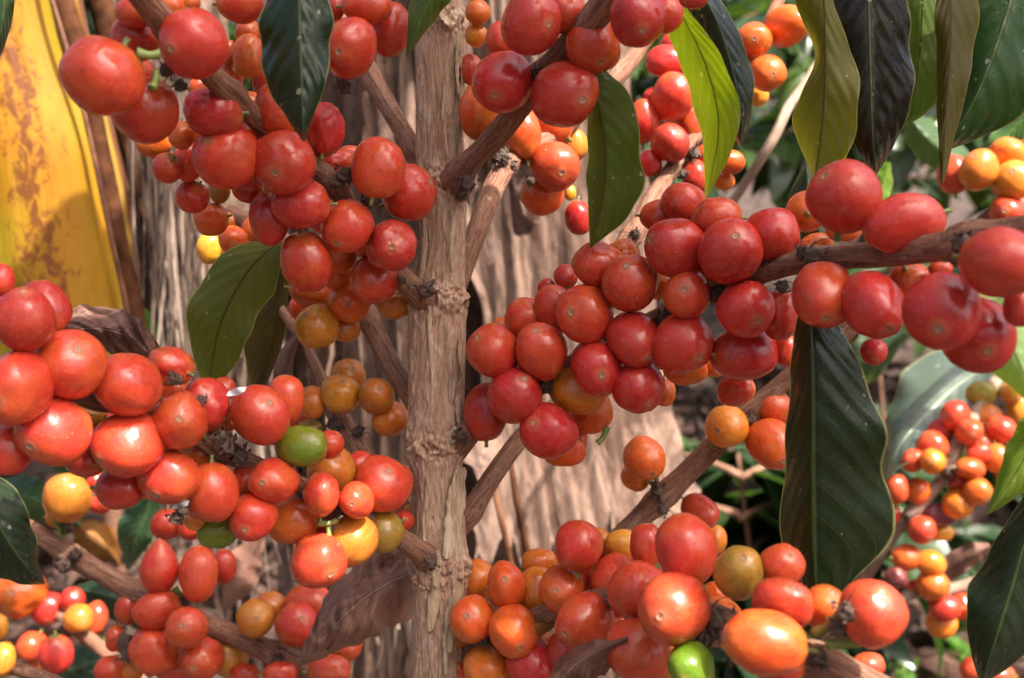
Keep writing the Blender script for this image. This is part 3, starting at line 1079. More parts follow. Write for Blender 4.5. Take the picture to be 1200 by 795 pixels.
cherries(br4, '''
410 353 50 47 0 0 o 412 357
365 342 54 36 10 1 o
372 383 51 46 0 0 b 361 370
406 386 32 30 0 1 b
349 361 20 32 0 2 r
246 291 30 35 0 1 y
273 281 32 30 0 0 o
270 262 30 26 0 2 p
300 268 34 30 0 2 o
''', doff=-0.012)
cherries(brB, '''
2 329 27 40 0 1 r
28 376 64 74 -20 0 d 35 343
53 362 53 64 -25 1 d
22 454 68 86 -10 0 r 19 467
82 427 84 71 10 0 r 103 409
62 504 84 76 15 0 r 50 520
8 527 54 58 0 1 r
149 451 75 69 0 0 r 127 437
199 429 52 44 20 1 rs
210 493 66 62 15 0 r 220 489
242 475 52 62 0 1 ds
151 521 78 72 0 0 r 129 536
305 487 67 69 0 0 r 322 470
105 490 36 30 0 2 b
262 456 28 26 0 2 r
266 490 22 36 0 1 p
100 540 44 38 0 1 d
141 572 55 48 0 1 d
198 558 70 62 0 0 r
247 577 58 67 0 0 r
228 606 26 30 0 1 p
255 622 45 39 0 1 g
297 605 54 52 30 0 r
321 563 56 48 0 0 r 315 562
376 580 40 50 0 0 r
343 611 60 50 0 1 o
388 552 50 56 -20 1 b
447 568 66 62 30 1 r
418 586 42 41 0 0 r 416 588
470 567 28 54 0 2 r
414 633 53 60 0 0 b
449 622 48 48 0 1 k
473 610 22 24 0 2 r
479 600 12 18 0 3 y
374 657 57 65 -10 0 r 391 668
421 545 32 30 0 2 r
353 523 60 45 5 0 g
335 468 42 54 0 1 r
387 521 30 32 0 1 r
290 560 36 40 0 1 r
175 470 40 40 0 2 r
130 500 40 36 0 2 r
''')
cherries(br5, '''
366 472 32 38 0 0 b
399 462 45 43 0 0 b 404 446
408 440 40 38 0 1 b
441 465 39 45 0 0 b 447 456
457 491 40 40 0 1 p
347 495 26 24 0 1 d
363 502 36 20 0 1 k
''', doff=-0.006)
cherries(brC, '''
560 15 28 28 0 3 p
558 42 24 26 0 3 p
622 27 60 76 -10 0 d 642 36
590 97 66 70 0 0 d 581 118
661 110 74 77 -15 0 d 680 124
747 20 66 62 0 0 d 750 42
694 53 62 64 0 1 r
663 15 46 46 0 1 r
777 16 42 46 0 1 r
813 -2 50 24 0 1 d
552 82 26 34 0 3 r
562 132 46 62 0 2 o
588 47 36 42 0 2 r
''')
cherries(brC2, '''
612 157 42 60 -10 0 o
645 145 52 48 20 1 o
672 170 32 38 0 2 y
650 195 57 55 0 0 r
635 227 50 46 0 1 o
678 255 30 38 0 1 d
668 226 14 18 0 2 y
598 160 24 40 0 1 o
''')
cherries(brF, '''
782 73 48 37 0 0 d
790 54 30 32 0 1 d
788 115 49 54 0 0 r 795 98
765 115 22 24 0 1 d
754 143 35 56 0 1 r
785 168 40 47 0 0 d 793 160
810 143 34 52 0 1 r
762 192 26 30 0 1 d
815 207 30 38 0 1 d
855 190 34 28 0 1 o
848 213 24 20 0 2 p
884 47 32 46 0 0 o 880 51
921 31 50 46 0 0 o
899 86 40 40 0 0 o
888 112 24 24 0 2 y
828 182 26 26 0 1 o
''')
cherries(brG, '''
701 310 57 50 10 0 r
738 332 62 62 0 0 r 732 314
686 368 63 68 0 0 r 667 367
650 362 42 56 -15 1 r
634 412 58 64 0 0 r 628 390
616 374 48 48 0 1 r
699 430 58 66 -20 0 d
677 457 66 56 10 1 p
603 464 60 65 0 0 d 613 445
643 505 60 68 0 0 d 625 494
692 483 50 50 -20 1 o
743 398 55 69 0 0 d 756 417
748 453 60 58 0 0 d
805 345 56 52 0 0 r 798 341
800 402 72 65 0 0 d
792 290 70 66 0 0 d 760 283
855 295 70 72 -20 0 d
874 361 63 64 0 0 d 881 377
872 415 76 62 0 1 d
803 432 56 36 0 2 o
862 458 42 34 0 2 r 874 452
835 428 30 28 0 3 p
772 335 28 32 0 2 o
641 338 22 20 0 2 d
663 325 26 28 0 2 d
778 460 26 32 0 3 o
578 412 56 62 0 0 r
570 483 50 64 0 1 d
660 528 50 36 0 1 o
677 515 22 40 0 2 o
802 238 52 44 0 2 r
840 256 54 46 0 1 r
773 253 44 36 0 2 r
905 275 62 58 10 1 d
830 270 34 28 0 2 r
990 231 77 86 0 0 d
1059 261 90 66 -15 1 d
965 345 71 78 -15 -1 r 959 372
1022 357 66 84 -10 0 d 1028 383
1067 332 50 48 0 2 r
1104 364 92 80 -15 -1 d 1086 385
1146 393 82 78 -25 0 d
1172 308 84 78 10 -1 d 1201 316
1195 360 36 44 0 0 d
914 370 40 60 0 1 d
921 411 26 40 0 2 r
1024 412 30 30 0 2 d
957 287 46 26 -10 2 p
990 268 44 30 0 2 o
1102 315 26 20 0 2 r
1046 352 24 56 -10 1 r
730 300 40 36 0 2 o
''')
cherries(brH, '''
852 500 49 48 0 0 p 837 503
903 520 52 58 0 0 o
907 478 42 38 0 1 o
755 537 46 48 0 0 o 762 553
745 558 34 32 0 1 p
820 599 46 32 15 1 r 835 610
837 632 28 34 0 2 p
''')
cherries(brI, '''
791 713 84 78 15 -1 r 771 711
804 645 68 80 -10 0 r
748 693 66 70 0 1 r
748 762 76 67 0 0 r
723 680 54 60 0 2 r
712 672 54 58 0 3 d
686 728 69 62 0 0 r 662 735
660 690 52 54 0 1 o 651 686
630 692 44 54 0 2 p
678 640 54 58 0 1 r
633 659 46 30 0 3 p
758 640 38 50 0 2 r
730 638 40 34 0 3 y
866 672 55 78 0 0 k 865 647
602 739 54 57 0 0 o 609 750
624 778 60 54 0 0 d
662 765 42 50 0 1 d
723 735 36 36 0 2 r
810 782 57 54 0 0 g
898 754 96 72 10 -1 oc
918 708 70 54 0 0 r 925 687
916 663 50 48 0 1 rc
966 712 50 50 0 1 o
1022 718 74 72 0 0 r
1018 780 36 28 0 2 r
838 700 32 36 0 2 o
560 681 40 48 0 2 p
594 686 42 54 0 1 o 592 674
554 726 50 54 0 0 o
530 739 50 54 0 1 b
500 743 26 42 0 2 p
572 782 54 48 0 0 p
537 780 34 36 0 1 r 537 788
508 788 34 34 0 2 p
914 782 60 40 0 0 r
700 636 34 30 0 3 p
''')  # some o and p at the left have sunlight put into their skin colour
cherries(brD, '''
79 584 52 57 0 0 b
68 606 28 24 0 1 b
187 667 44 52 0 0 rk
233 673 44 60 0 0 r
185 714 53 43 0 0 r 162 722
150 714 28 36 0 1 r
219 736 46 45 0 -1 r
181 762 58 52 20 0 rs
236 771 48 47 0 0 r
203 787 38 28 0 1 r
270 770 40 46 0 1 b
287 790 36 24 0 1 r
262 665 28 40 0 2 r
361 708 54 46 0 1 r
348 732 49 47 0 0 r
317 712 36 34 0 1 b
299 725 44 40 0 0 b
386 787 48 38 0 0 r
328 790 48 28 0 0 r
136 748 24 30 0 1 r
130 785 36 30 0 1 r
155 787 24 22 0 1 p
405 757 38 34 0 2 r
112 565 20 24 0 2 r
117 592 26 20 0 2 r
195 615 36 34 0 3 r
222 617 30 32 0 3 r
''')

chaff(brA, [(195, 82, 26), (212, 100, 24), (403, 101, 26), (405, 205, 30), (393, 215, 22), (430, 240, 22), (500, 340, 30, -.008), (470, 328, 16)])
chaff(brB, [(262, 520, 38, -.008), (280, 535, 30), (207, 607, 26, -.014), (215, 600, 18, -.016), (206, 445, 24, -.012), (235, 470, 22, -.012), (395, 600, 20), (505, 660, 24, -.01)])
chaff(brC, [(547, 215, 30, -.01), (540, 228, 22), (628, 85, 24)])
chaff(brC2, [(588, 185, 32, -.008), (600, 195, 22), (622, 212, 16)])
chaff(brF, [(813, 180, 26), (800, 205, 18), (745, 275, 20)])
chaff(brG, [(952, 302, 36, -.008), (917, 337, 24), (942, 296, 28), (1128, 287, 38, -.008), (1120, 305, 22), (840, 345, 26), (775, 372, 26), (540, 512, 26), (640, 450, 26)])
chaff(brH, [(770, 573, 26, -.008), (777, 598, 20, -.01), (880, 492, 22)])
chaff(brI, [(840, 728, 44, -.004), (855, 745, 40, -.008), (826, 745, 36), (993, 717, 40, -.016), (980, 735, 32, -.014), (567, 750, 22, -.012), (960, 770, 34)])
chaff(brD, [(77, 617, 24), (75, 663, 30, -.008), (88, 650, 22), (147, 753, 34, -.008), (150, 768, 26, -.01), (325, 775, 24), (215, 705, 20)])
chaff(br4, [(404, 322, 22), (412, 330, 16)])
chaff(br5, [(392, 497, 26), (420, 505, 22)])

for br, a, b, r0 in [(brA, (187, 64, .242), (160, 62, .240), 6), (brA, (183, 85, .245), (178, 104, .243), 5), (br4, (408, 322, .352), (392, 312, .355), 3.5), (br4, (402, 324, .352), (410, 312, .355), 3),
                     (brB, (395, 610, .31), (372, 613, .308), 4), (brB, (385, 615, .31), (384, 632, .308), 4), (brI, (968, 755, .226), (1022, 748, .222), 7.5), (brI, (955, 742, .228), (985, 722, .222), 7),
                     (brI, (828, 705, .262), (823, 690, .26), 5), (brD, (213, 700, .44), (205, 690, .438), 4), (brG, (980, 282, .262), (982, 270, .262), 5), (brG, (700, 520, .322), (712, 500, .322), 4),
                     (brG, (842, 350, .298), (848, 372, .296), 5), (brH, (757, 556, .386), (772, 578, .388), 4), (brH, (840, 512, .378), (836, 524, .38), 4), (brD, (66, 612, .442), (74, 628, .445), 4)]:
    mid = ((a[0] + b[0]) / 2 + 1, (a[1] + b[1]) / 2 + 2, (a[2] + b[2]) / 2)
    small_tube('cherry_stalk', br.o, br.base, [(*a, r0), (*mid, r0 * .8), (*b, r0 * 1.15)], M_PEDICEL)

small_tube('cherry_stalk', brH.o, brH.base, [(756, 556, .384, 3), (764, 553, .380, 3.2), (769, 562, .380, 3), (771, 578, .383, 3), (777, 594, .388, 4)], M_CHAFF, n=16)
# leafy shoots just above the clusters, they carry the hanging leaves
brT = B([(515, -60, .333, 10), (700, -120, .318, 9), (880, -100, .305, 9), (962, -68, .300, 8), (1015, -78, .313, 8), (1085, -72, .322, 7), (1113, -68, .306, 7), (1200, -66, .324, 7), (1300, -80, .34, 6)])
brT2 = B([(515, -110, .332, 9), (430, -120, .30, 8), (348, -76, .263, 8), (250, -130, .25, 7)])
# leaves of the main plant (midrib, left and right half width)
DK = (0.014, 0.028, 0.012)
MB = MAIN_BASE
photo_leaf('leaf', brA.o, MB, [(348, -70, .262), (350, 0, .256), (352, 60, .252), (354, 115, .25), (356, 166, .25)], [20, 40, 48, 33, 1], [18, 36, 36, 22, 1],
           .008, .004, M_LEAF, DK, seed=3)
photo_leaf('leaf', brA.o, MB, [(520, -60, .29), (510, -20, .285), (492, 20, .283), (477, 66, .283)], [14, 24, 14, 1], [16, 26, 17, 1], .006, .008, M_LEAF_UNDER, (0.07, 0.13, 0.035), seed=4)
photo_leaf('leaf', br4.o, MB, [(328, 282, .326), (292, 316, .328), (262, 370, .331), (249, 420, .335), (245, 454, .338)], [-2, 34, 42, 24, 3], [12, 38, 36, 30, 5],
           .012, -.006, M_LEAF_UNDER, (0.10, 0.12, 0.016), seed=5)
photo_leaf('leaf', br4.o, MB, [(336, 300, .39), (326, 345, .392), (318, 400, .395), (300, 470, .40)], [8, 24, 34, 4], [6, 12, 14, 3], .008, .005, M_LEAF_UNDER, (0.060, 0.040, 0.012), seed=6)
photo_leaf('leaf', brC.o, MB, [(686, 78, .29), (700, 120, .291), (710, 180, .294), (706, 235, .297), (692, 290, .30)], [1, 12, 22, 18, 1], [14, 38, 42, 40, 1],
           .012, .004, M_LEAF_UNDER, (0.065, 0.095, 0.016), seed=7)
photo_leaf('leaf', brC.o, MB, [(770, -25, .285), (800, 20, .282), (828, 80, .28), (842, 150, .282), (828, 232, .286)], [8, 22, 28, 22, 1], [6, 10, 22, 24, 1],
           .014, -.006, M_LEAF_UNDER, (0.20, 0.26, 0.015), seed=8)
photo_leaf('leaf', brF.o, MB, [(805, -40, .31), (838, 20, .312), (858, 80, .314), (868, 130, .316), (868, 172, .32)], [10, 26, 30, 22, 1], [6, 16, 22, 14, 1], .008, .010, M_LEAF, (0.024, 0.034, 0.024), seed=9)
# the leaves hanging together at the upper right
photo_leaf('leaf', brG.o, MB, [(962, -60, .30), (966, 0, .298), (967, 70, .296), (964, 140, .295), (955, 205, .296)], [20, 34, 12, 36, 4], [6, 10, 34, 42, 24],
           [.004, .004, .012, .018, .018], [.006, .004, .000, -.004, -.002], M_LEAF_UNDER, (0.12, 0.115, 0.018), wave=.003, seed=10)
photo_leaf('leaf', brG.o, MB, [(1015, -70, .315), (1018, 0, .313), (1020, 75, .312), (1022, 140, .313), (1026, 206, .316)], [30, 44, 46, 36, 1], [30, 44, 50, 42, 1],
           .006, .010, M_LEAF, (0.018, 0.013, 0.013), seed=11)
photo_leaf('leaf', brG.o, MB, [(1085, -60, .33), (1082, 0, .33), (1078, 60, .332), (1070, 110, .335), (1055, 150, .338)], [16, 26, 22, 12, 1], [12, 20, 26, 30, 1], .006, .004, M_LEAF_UNDER, (0.075, 0.125, 0.028), seed=12)
photo_leaf('leaf', brG.o, MB, [(1112, -60, .305), (1114, 0, .303), (1113, 70, .302), (1108, 140, .302), (1104, 215, .304)], [12, 18, 16, 10, 2], [22, 32, 27, 16, 2], .004, .010, M_LEAF_UNDER, (0.095, 0.080, 0.020), seed=13)
photo_leaf('leaf', brG.o, MB, [(1200, -60, .325), (1185, 0, .322), (1165, 60, .32), (1140, 120, .32), (1104, 178, .322)], [46, 60, 42, 22, 1], [46, 62, 66, 50, 1], .008, .012, M_LEAF, (0.020, 0.060, 0.010), seed=14)
# long dark leaf below the right cluster
photo_leaf('leaf', brG.o, MB, [(948, 345, .270), (951, 417, .268), (952, 490, .268), (952, 560, .270), (953, 630, .273), (957, 706, .278)], [8, 24, 29, 34, 37, 8],
           [8, 52, 79, 88, 92, 26], [.002, .012, .014, .016, .014, .006], [.002, .004, .006, .008, .008, .006], M_LEAF, (0.014, 0.026, 0.010), wave=.0022, seed=15, nu=60)
# withered leaves caught in the branches
photo_leaf('withered_leaf', brB.o, MB, [(60, 400, .318), (100, 385, .318), (150, 395, .319), (205, 440, .32)], [18, 26, 22, 2], [16, 26, 24, 2], .014, .012, M_DRYLEAF, (1, 1, 1), wave=.006, seed=16, rag=.16, crumple=.008, nh=12)
photo_leaf('withered_leaf', brB.o, MB, [(505, 660, .362), (462, 680, .358), (420, 706, .352), (384, 742, .350), (350, 780, .352)], [22, 36, 36, 22, 2], [30, 46, 46, 28, 2],
           .010, .016, M_DRYPALE, (1, 1, 1), wave=.005, seed=17, rag=.2, crumple=.010, nh=14)
photo_leaf('withered_leaf', brI.o, MB, [(735, 748, .272), (700, 762, .274), (668, 785, .276), (640, 825, .28)], [6, 12, 18, 6], [10, 26, 30, 6], .010, .010, M_DRYLEAF, (1, 1, 1), wave=.004, seed=18, rag=.12)
photo_leaf('withered_leaf', brI.o, MB, [(652, 728, .325), (640, 732, .322), (624, 738, .32), (612, 742, .32)], [3, 9, 9, 2], [3, 9, 9, 2], .004, .004, M_DRYLEAF3, (1, 1, 1), wave=.001, seed=19)
photo_leaf('withered_leaf', br5.o, MB, [(352, 392, .375), (338, 415, .376), (330, 450, .378), (320, 485, .38)], [4, 10, 12, 2], [3, 8, 9, 2], .006, .006, M_DRYLEAF, (1, 1, 1), wave=.003, seed=20)

# ------------------------------------------------------------------ neighbouring coffee plants with fruit
nb = P(1120, 900, 0.95)
NB_BASE = Vector((nb.x, nb.y, ground_z(nb.x, nb.y)))
right = empty('coffee_plant', NB_BASE, 'smaller coffee plant with pale bare twigs and small orange cherries above the fallen leaves', 'coffee plant', 'neighbouring coffee plants')
def trunk_to(plant, base, top, r0, r1, bend=(0.03, 0, 0)):
    mid = (Vector(base) + Vector(top)) / 2 + Vector(bend)
    q = catmull([tuple(Vector(base) - Vector((0, 0, .03))), tuple(mid), tuple(top)], 40)
    V, F = tube(q, np.linspace(r0, r1, 40), 16, lambda i, a, s, r: r * (1 + .12 * noise.noise(Vector((math.cos(a) * 2, math.sin(a) * 2, s * 20)))))
    return mesh_obj('main_stem', V, F, M_STEM, plant, base)
trunk_to(right, NB_BASE, P(1290, 300, .80), .013, .008)
rb1 = Branch(right, [(940, 800, .80, 6), (1012, 680, .66, 8), (1048, 625, .64, 8), (1068, 602, .635, 8.5), (1105, 560, .63, 7.5), (1118, 530, .63, 9), (1140, 490, .64, 8), (1190, 420, .68, 8), (1300, 330, .80, 8)], mat=M_PALEBRANCH, nodes=[(1068, 602), (1108, 557)])
rb2 = Branch(right, [(1300, 640, .78, 7), (1230, 655, .70, 9), (1165, 675, .65, 7.5), (1115, 690, .645, 7), (1075, 695, .64, 7), (1050, 705, .64, 6.5), (1020, 730, .66, 7)], mat=M_PALEBRANCH, nodes=[(1092, 692)])
rb3 = Branch(right, [(1300, 260, .70, 7), (1235, 235, .52, 9), (1170, 250, .50, 9), (1135, 275, .50, 8), (1100, 310, .52, 7)], mat=M_BRANCH)
rb4 = Branch(right, [(820, 290, .62, 6), (862, 232, .60, 6), (905, 165, .58, 6.5), (935, 110, .60, 6), (1000, 60, .66, 6), (1180, 150, .80, 7)], mat=M_PALEBRANCH)
rb5 = Branch(right, [(1236, 462, .42, 7), (1240, 520, .37, 8), (1228, 556, .332, 7), (1262, 612, .45, 8), (1300, 640, .78, 8)], mat=M_BRANCH)
cherries(rb3, '''
1118 205 36 44 0 1 r
1147 200 46 44 0 0 p
1178 186 42 46 0 1 p
1187 212 44 46 0 0 p
1180 250 42 40 0 0 r
1205 185 30 40 0 1 o
1122 300 24 24 0 2 r
''')
cherries(rb1, '''
1120 487 34 33 0 0 r
1136 506 33 30 0 0 r
1157 488 32 28 0 1 p
1173 503 33 30 0 0 r
1150 523 33 31 0 0 r
1093 523 35 32 0 0 r
1103 505 28 28 0 1 d
1185 461 24 26 0 0 y
1193 478 28 36 0 1 y
1197 452 20 24 0 0 o
1150 462 34 28 0 1 k
1070 540 26 28 0 0 r
1093 541 31 28 0 0 p
1147 531 28 22 0 0 r
1167 537 28 32 0 0 o
1137 549 36 24 5 0 o
1125 565 28 24 0 1 r
1145 576 32 31 0 0 o
1122 591 34 33 0 0 p
1050 574 28 33 0 0 r
1075 576 28 31 0 1 o
1047 602 16 24 0 1 r
1080 621 32 30 0 0 r
1100 604 36 28 15 1 ms
1104 624 24 20 0 1 y
1062 653 34 29 0 0 o
1090 660 34 28 20 0 p
1178 555 22 26 0 1 o
''')
cherries(rb2, '''
1093 686 35 36 0 0 p
1108 713 36 31 0 0 r
1128 710 29 30 0 1 r
1103 730 35 32 0 1 p
1051 677 26 24 30 0 ms
1072 688 20 16 0 1 r
1143 786 34 30 0 1 r
1170 793 36 28 0 0 r
''')
chaff(rb1, [(1110, 555, 24), (1065, 605, 16)])
photo_leaf('leaf', right, NB_BASE, [(1165, 425, .70), (1120, 452, .68), (1085, 485, .665), (1055, 520, .65), (1036, 562, .64)], [12, 50, 46, 24, 2], [10, 40, 48, 28, 2], .034, -.026, M_SHINY, (0.07, 0.10, 0.07), seed=31)
photo_leaf('leaf', right, NB_BASE, [(1140, 340, .62), (1165, 372, .62), (1185, 405, .62), (1215, 470, .62)], [8, 34, 40, 10], [8, 30, 40, 10], .010, .012, M_LEAF_UNDER, (0.17, 0.26, 0.10), seed=32)
photo_leaf('leaf', right, NB_BASE, [(1235, 470, .42), (1215, 510, .42), (1190, 555, .42), (1157, 603, .42)], [10, 26, 20, 1], [10, 26, 24, 1], .008, .010, M_LEAF_UNDER, (0.13, 0.19, 0.025), seed=33)
photo_leaf('leaf', right, NB_BASE, [(1225, 560, .33), (1205, 620, .33), (1185, 690, .33), (1168, 745, .33), (1150, 802, .335)], [10, 26, 46, 38, 2], [10, 40, 60, 46, 2], .008, .012, M_LEAF, (0.020, 0.036, 0.020), seed=34)
photo_leaf('leaf', right, NB_BASE, [(945, 195, .44), (950, 235, .44), (962, 275, .445), (985, 320, .45)], [6, 26, 24, 2], [6, 22, 20, 2], .010, .012, M_LEAF, (0.025, 0.042, 0.030), seed=35)
photo_leaf('leaf', right, NB_BASE, [(1040, 190, .50), (1034, 215, .50), (1026, 245, .50), (1020, 275, .51)], [4, 12, 10, 1], [4, 12, 10, 1], .006, .006, M_LEAF_UNDER, (0.14, 0.25, 0.04), seed=36)
photo_leaf('leaf', right, NB_BASE, [(1060, 130, .72), (1085, 160, .71), (1110, 180, .70), (1150, 205, .70)], [6, 24, 22, 2], [6, 20, 22, 2], .014, .016, M_LEAF, (0.07, 0.12, 0.05), seed=37)
photo_leaf('leaf', right, NB_BASE, [(1215, 120, .52), (1190, 150, .52), (1165, 175, .52), (1120, 215, .53)], [5, 12, 14, 2], [5, 16, 16, 2], .008, .010, M_LEAF, (0.06, 0.13, 0.03), seed=38)
photo_leaf('leaf', right, NB_BASE, [(1060, 390, .72), (1020, 420, .73), (985, 440, .74), (940, 452, .75)], [6, 24, 24, 3], [6, 22, 22, 3], .014, .016, M_LEAF, (0.05, 0.085, 0.05), seed=39)
photo_leaf('withered_leaf', right, NB_BASE, [(1160, 640, .70), (1140, 650, .70), (1110, 668, .71), (1085, 690, .72)], [4, 14, 14, 2], [4, 12, 14, 2], .008, .01, M_DRYLEAF, (1, 1, 1), wave=.004, seed=40)

lb = P(40, 900, 0.9)
LB_BASE = Vector((lb.x, lb.y, ground_z(lb.x, lb.y)))
left = empty('coffee_plant', LB_BASE, 'low coffee plant with dark red cherries on a thin twig below the yellow sheath', 'coffee plant', 'neighbouring coffee plants')
trunk_to(left, LB_BASE, P(-90, 560, .75), .012, .007)
lb1 = Branch(left, [(-100, 640, .70, 7), (20, 690, .63, 8), (70, 720, .60, 8.5), (100, 745, .59, 8.5), (130, 770, .58, 9), (190, 820, .56, 9)], mat=M_BRANCH, nodes=[(85, 735)])
lb2 = Branch(left, [(-90, 800, .50, 8), (0, 785, .48, 8), (40, 790, .47, 8), (110, 820, .46, 8)], mat=M_BRANCH)
cherries(lb1, '''
58 713 40 38 0 0 d 62 725
85 703 28 26 0 1 d
92 725 33 32 0 0 b
112 724 26 38 0 1 r
38 758 34 34 0 0 r
66 767 38 44 0 -1 d
45 775 26 20 0 1 o
25 694 54 54 25 -2 os
''')
cherries(lb2, '''
3 773 28 38 0 0 y
-1 735 20 30 0 1 y
''')
chaff(lb1, [(68, 735, 18)])
photo_leaf('leaf', left, LB_BASE, [(-40, 540, .36), (-15, 590, .36), (10, 635, .36), (32, 665, .362), (52, 684, .365)], [8, 30, 44, 26, 1], [10, 36, 34, 16, 1], .008, .010, M_LEAF, (0.024, 0.04, 0.024), seed=41)
photo_leaf('leaf', left, LB_BASE, [(15, -70, .33), (8, -20, .33), (2, 30, .33), (-6, 80, .335)], [6, 16, 14, 1], [4, 10, 11, 1], .004, .008, M_LEAF, (0.04, 0.07, 0.03), seed=42)
photo_leaf('leaf', left, LB_BASE, [(-20, 570, .66), (20, 580, .65), (50, 590, .65), (95, 615, .66)], [6, 26, 24, 2], [6, 24, 24, 2], .012, .016, M_LEAF, (0.06, 0.12, 0.05), seed=43)
photo_leaf('leaf', left, LB_BASE, [(180, 560, .62), (172, 600, .62), (160, 630, .62), (150, 668, .63)], [6, 24, 24, 2], [6, 16, 18, 2], .012, .014, M_LEAF, (0.04, 0.085, 0.04), seed=44)
photo_leaf('leaf', left, LB_BASE, [(60, 545, .70), (90, 550, .70), (115, 560, .70), (150, 585, .71)], [5, 16, 16, 2], [5, 18, 16, 2], .012, .014, M_LEAF, (0.07, 0.16, 0.05), seed=45)
photo_leaf('leaf', left, LB_BASE, [(90, 690, .66), (130, 700, .66), (160, 715, .66), (200, 750, .67)], [5, 22, 22, 2], [5, 24, 24, 2], .012, .014, M_LEAF, (0.025, 0.05, 0.03), seed=46)
photo_leaf('leaf', left, LB_BASE, [(20, 800, .68), (60, 790, .68), (100, 780, .68), (150, 765, .69)], [5, 30, 30, 2], [5, 24, 24, 2], .012, .014, M_LEAF, (0.03, 0.06, 0.045), seed=47)
photo_leaf('withered_leaf', left, LB_BASE, [(85, 612, .68), (105, 628, .68), (122, 640, .68), (140, 662, .69)], [5, 20, 20, 2], [5, 20, 20, 2], .012, .014, M_DRYLEAF3, (1, 1, 1), wave=.004, seed=48)
photo_leaf('withered_leaf', left, LB_BASE, [(305, 630, .62), (290, 655, .62), (280, 680, .62), (262, 715, .63)], [5, 20, 22, 3], [5, 18, 20, 3], .012, .014, M_DRYLEAF2, (1, 1, 1), wave=.004, seed=49)
photo_leaf('leaf', left, LB_BASE, [(135, 352, .68), (155, 365, .68), (170, 382, .68), (188, 410, .69)], [4, 14, 14, 2], [4, 12, 14, 2], .012, .014, M_LEAF_UNDER, (0.13, 0.32, 0.07), seed=50)

fill_cherries([brA, brB, brG, brI, brD], 55, 3)
build_cherries()

# white dried petals caught between the cherries
for (x, y, d, s, lab) in [(277, 459, .283, 11, 'small white dried petal caught on red cherries beside the banana stem'),
                          (211, 592, .284, 10, 'small white dried petal hanging with black threads under red cherries')]:
    c = P(x, y, d)
    V, U = [], []
    for i in range(7):
        t = i / 6 * 2 - 1
        for j in range(4):
            q = j / 3 * 2 - 1
            V.append(tuple(c + (RIGHT * (t * s) + UP * (q * s * .42 * (1 - .5 * t * t) + .25 * s * t)) * K * d - FWD * (.0012 * math.sin(3 * t + q))))
    o = mesh_obj('dried_petal', np.array(V) - np.array(c), grid_faces(7, 4), M_PETAL)
    o.location = c
    o['label'] = lab
    o['category'] = 'petal'

# ------------------------------------------------------------------ banana plant behind
bb = P(470, 900, 0.80)
BAN = Vector((P(515, 400, 0.80).x, P(470, 400, .80).y + .05, 0))
BAN.z = ground_z(BAN.x, BAN.y)
banana = empty('banana_plant', BAN, 'banana stem with dry fibrous sheaths and one yellow rust-streaked sheath', 'banana plant')


def shell(name, key, a0, a1, mat, nu=90, nv=70, thick=0.004, fib=0.0035, flare=0.0, seed=0, ragged=0.0):
    """key: list of (world x, y, z, radius) from bottom to top; the shell wraps a0..a1 degrees (0 = +X, -90 = toward the camera)"""
    q = catmull(key, nu)
    V, U = [], []
    for i in range(nu):
        t = i / (nu - 1)
        for j in range(nv):
            u = j / (nv - 1)
            a = math.radians(a0 + (a1 - a0) * u)
            if ragged:
                a += math.radians(9) * (noise.noise(Vector((t * 7, seed, u * .6))) + .5 * noise.noise(Vector((t * 22, seed, u)))) * abs(2 * u - 1) ** 2
            c, s = math.cos(a), math.sin(a)
            r = q[i, 3]
            r += fib * noise.noise(Vector((c * 9 + seed, s * 9, t * 2.0))) + 0.6 * fib * noise.noise(Vector((c * 28 + seed, s * 28, t * 4)))
            r += flare * (max(0, u - .7) / .3) ** 2 + flare * .6 * (max(0, .25 - u) / .25) ** 2 + flare * .8 * (max(0, .2 - t) / .2) ** 2
            r += .5 * flare * noise.noise(Vector((u * 2.2, t * 4, seed)))
            dz = ragged * (noise.noise(Vector((c * 7 + seed, s * 7, 1.7))) + .6 * noise.noise(Vector((c * 25 + seed, s * 25, 4)))) * max(0, 1 - t * 4)
            V.append((q[i, 0] + c * r, q[i, 1] + s * r, q[i, 2] + dz))
            U.append((u, t))
    n0 = len(V)
    ax = q[:, :2].repeat(nv, 0)
    for k in range(n0):
        v = V[k]
        dx, dy = v[0] - ax[k, 0], v[1] - ax[k, 1]
        L = math.hypot(dx, dy)
        V.append((v[0] - dx / L * thick, v[1] - dy / L * thick, v[2]))
        U.append(U[k])
    F = grid_faces(nu, nv)
    G = [tuple(n0 + k for k in reversed(f)) for f in F]
    rim = []
    for i in range(nu - 1):
        for jj, fl in ((0, 0), (nv - 1, 1)):
            a, b = i * nv + jj, (i + 1) * nv + jj
            rim.append((a, b, n0 + b, n0 + a) if fl else (b, a, n0 + a, n0 + b))
    for j in range(nv - 1):
        for ii, fl in ((0, 0), (nu - 1, 1)):
            a, b = ii * nv + j, ii * nv + j + 1
            rim.append((a, b, n0 + b, n0 + a))
    return mesh_obj(name, V, F + G + rim, mat, banana, BAN, uvs=U)


# inner stem
cx, cy = BAN.x, BAN.y
shell('pseudostem', [(cx, cy, BAN.z - .03, .105), (cx, cy, .5, .098), (cx - .01, cy + .01, 1.2, .088), (cx - .03, cy + .03, 2.3, .06)], 0, 359.9, M_SHDRY, seed=2)
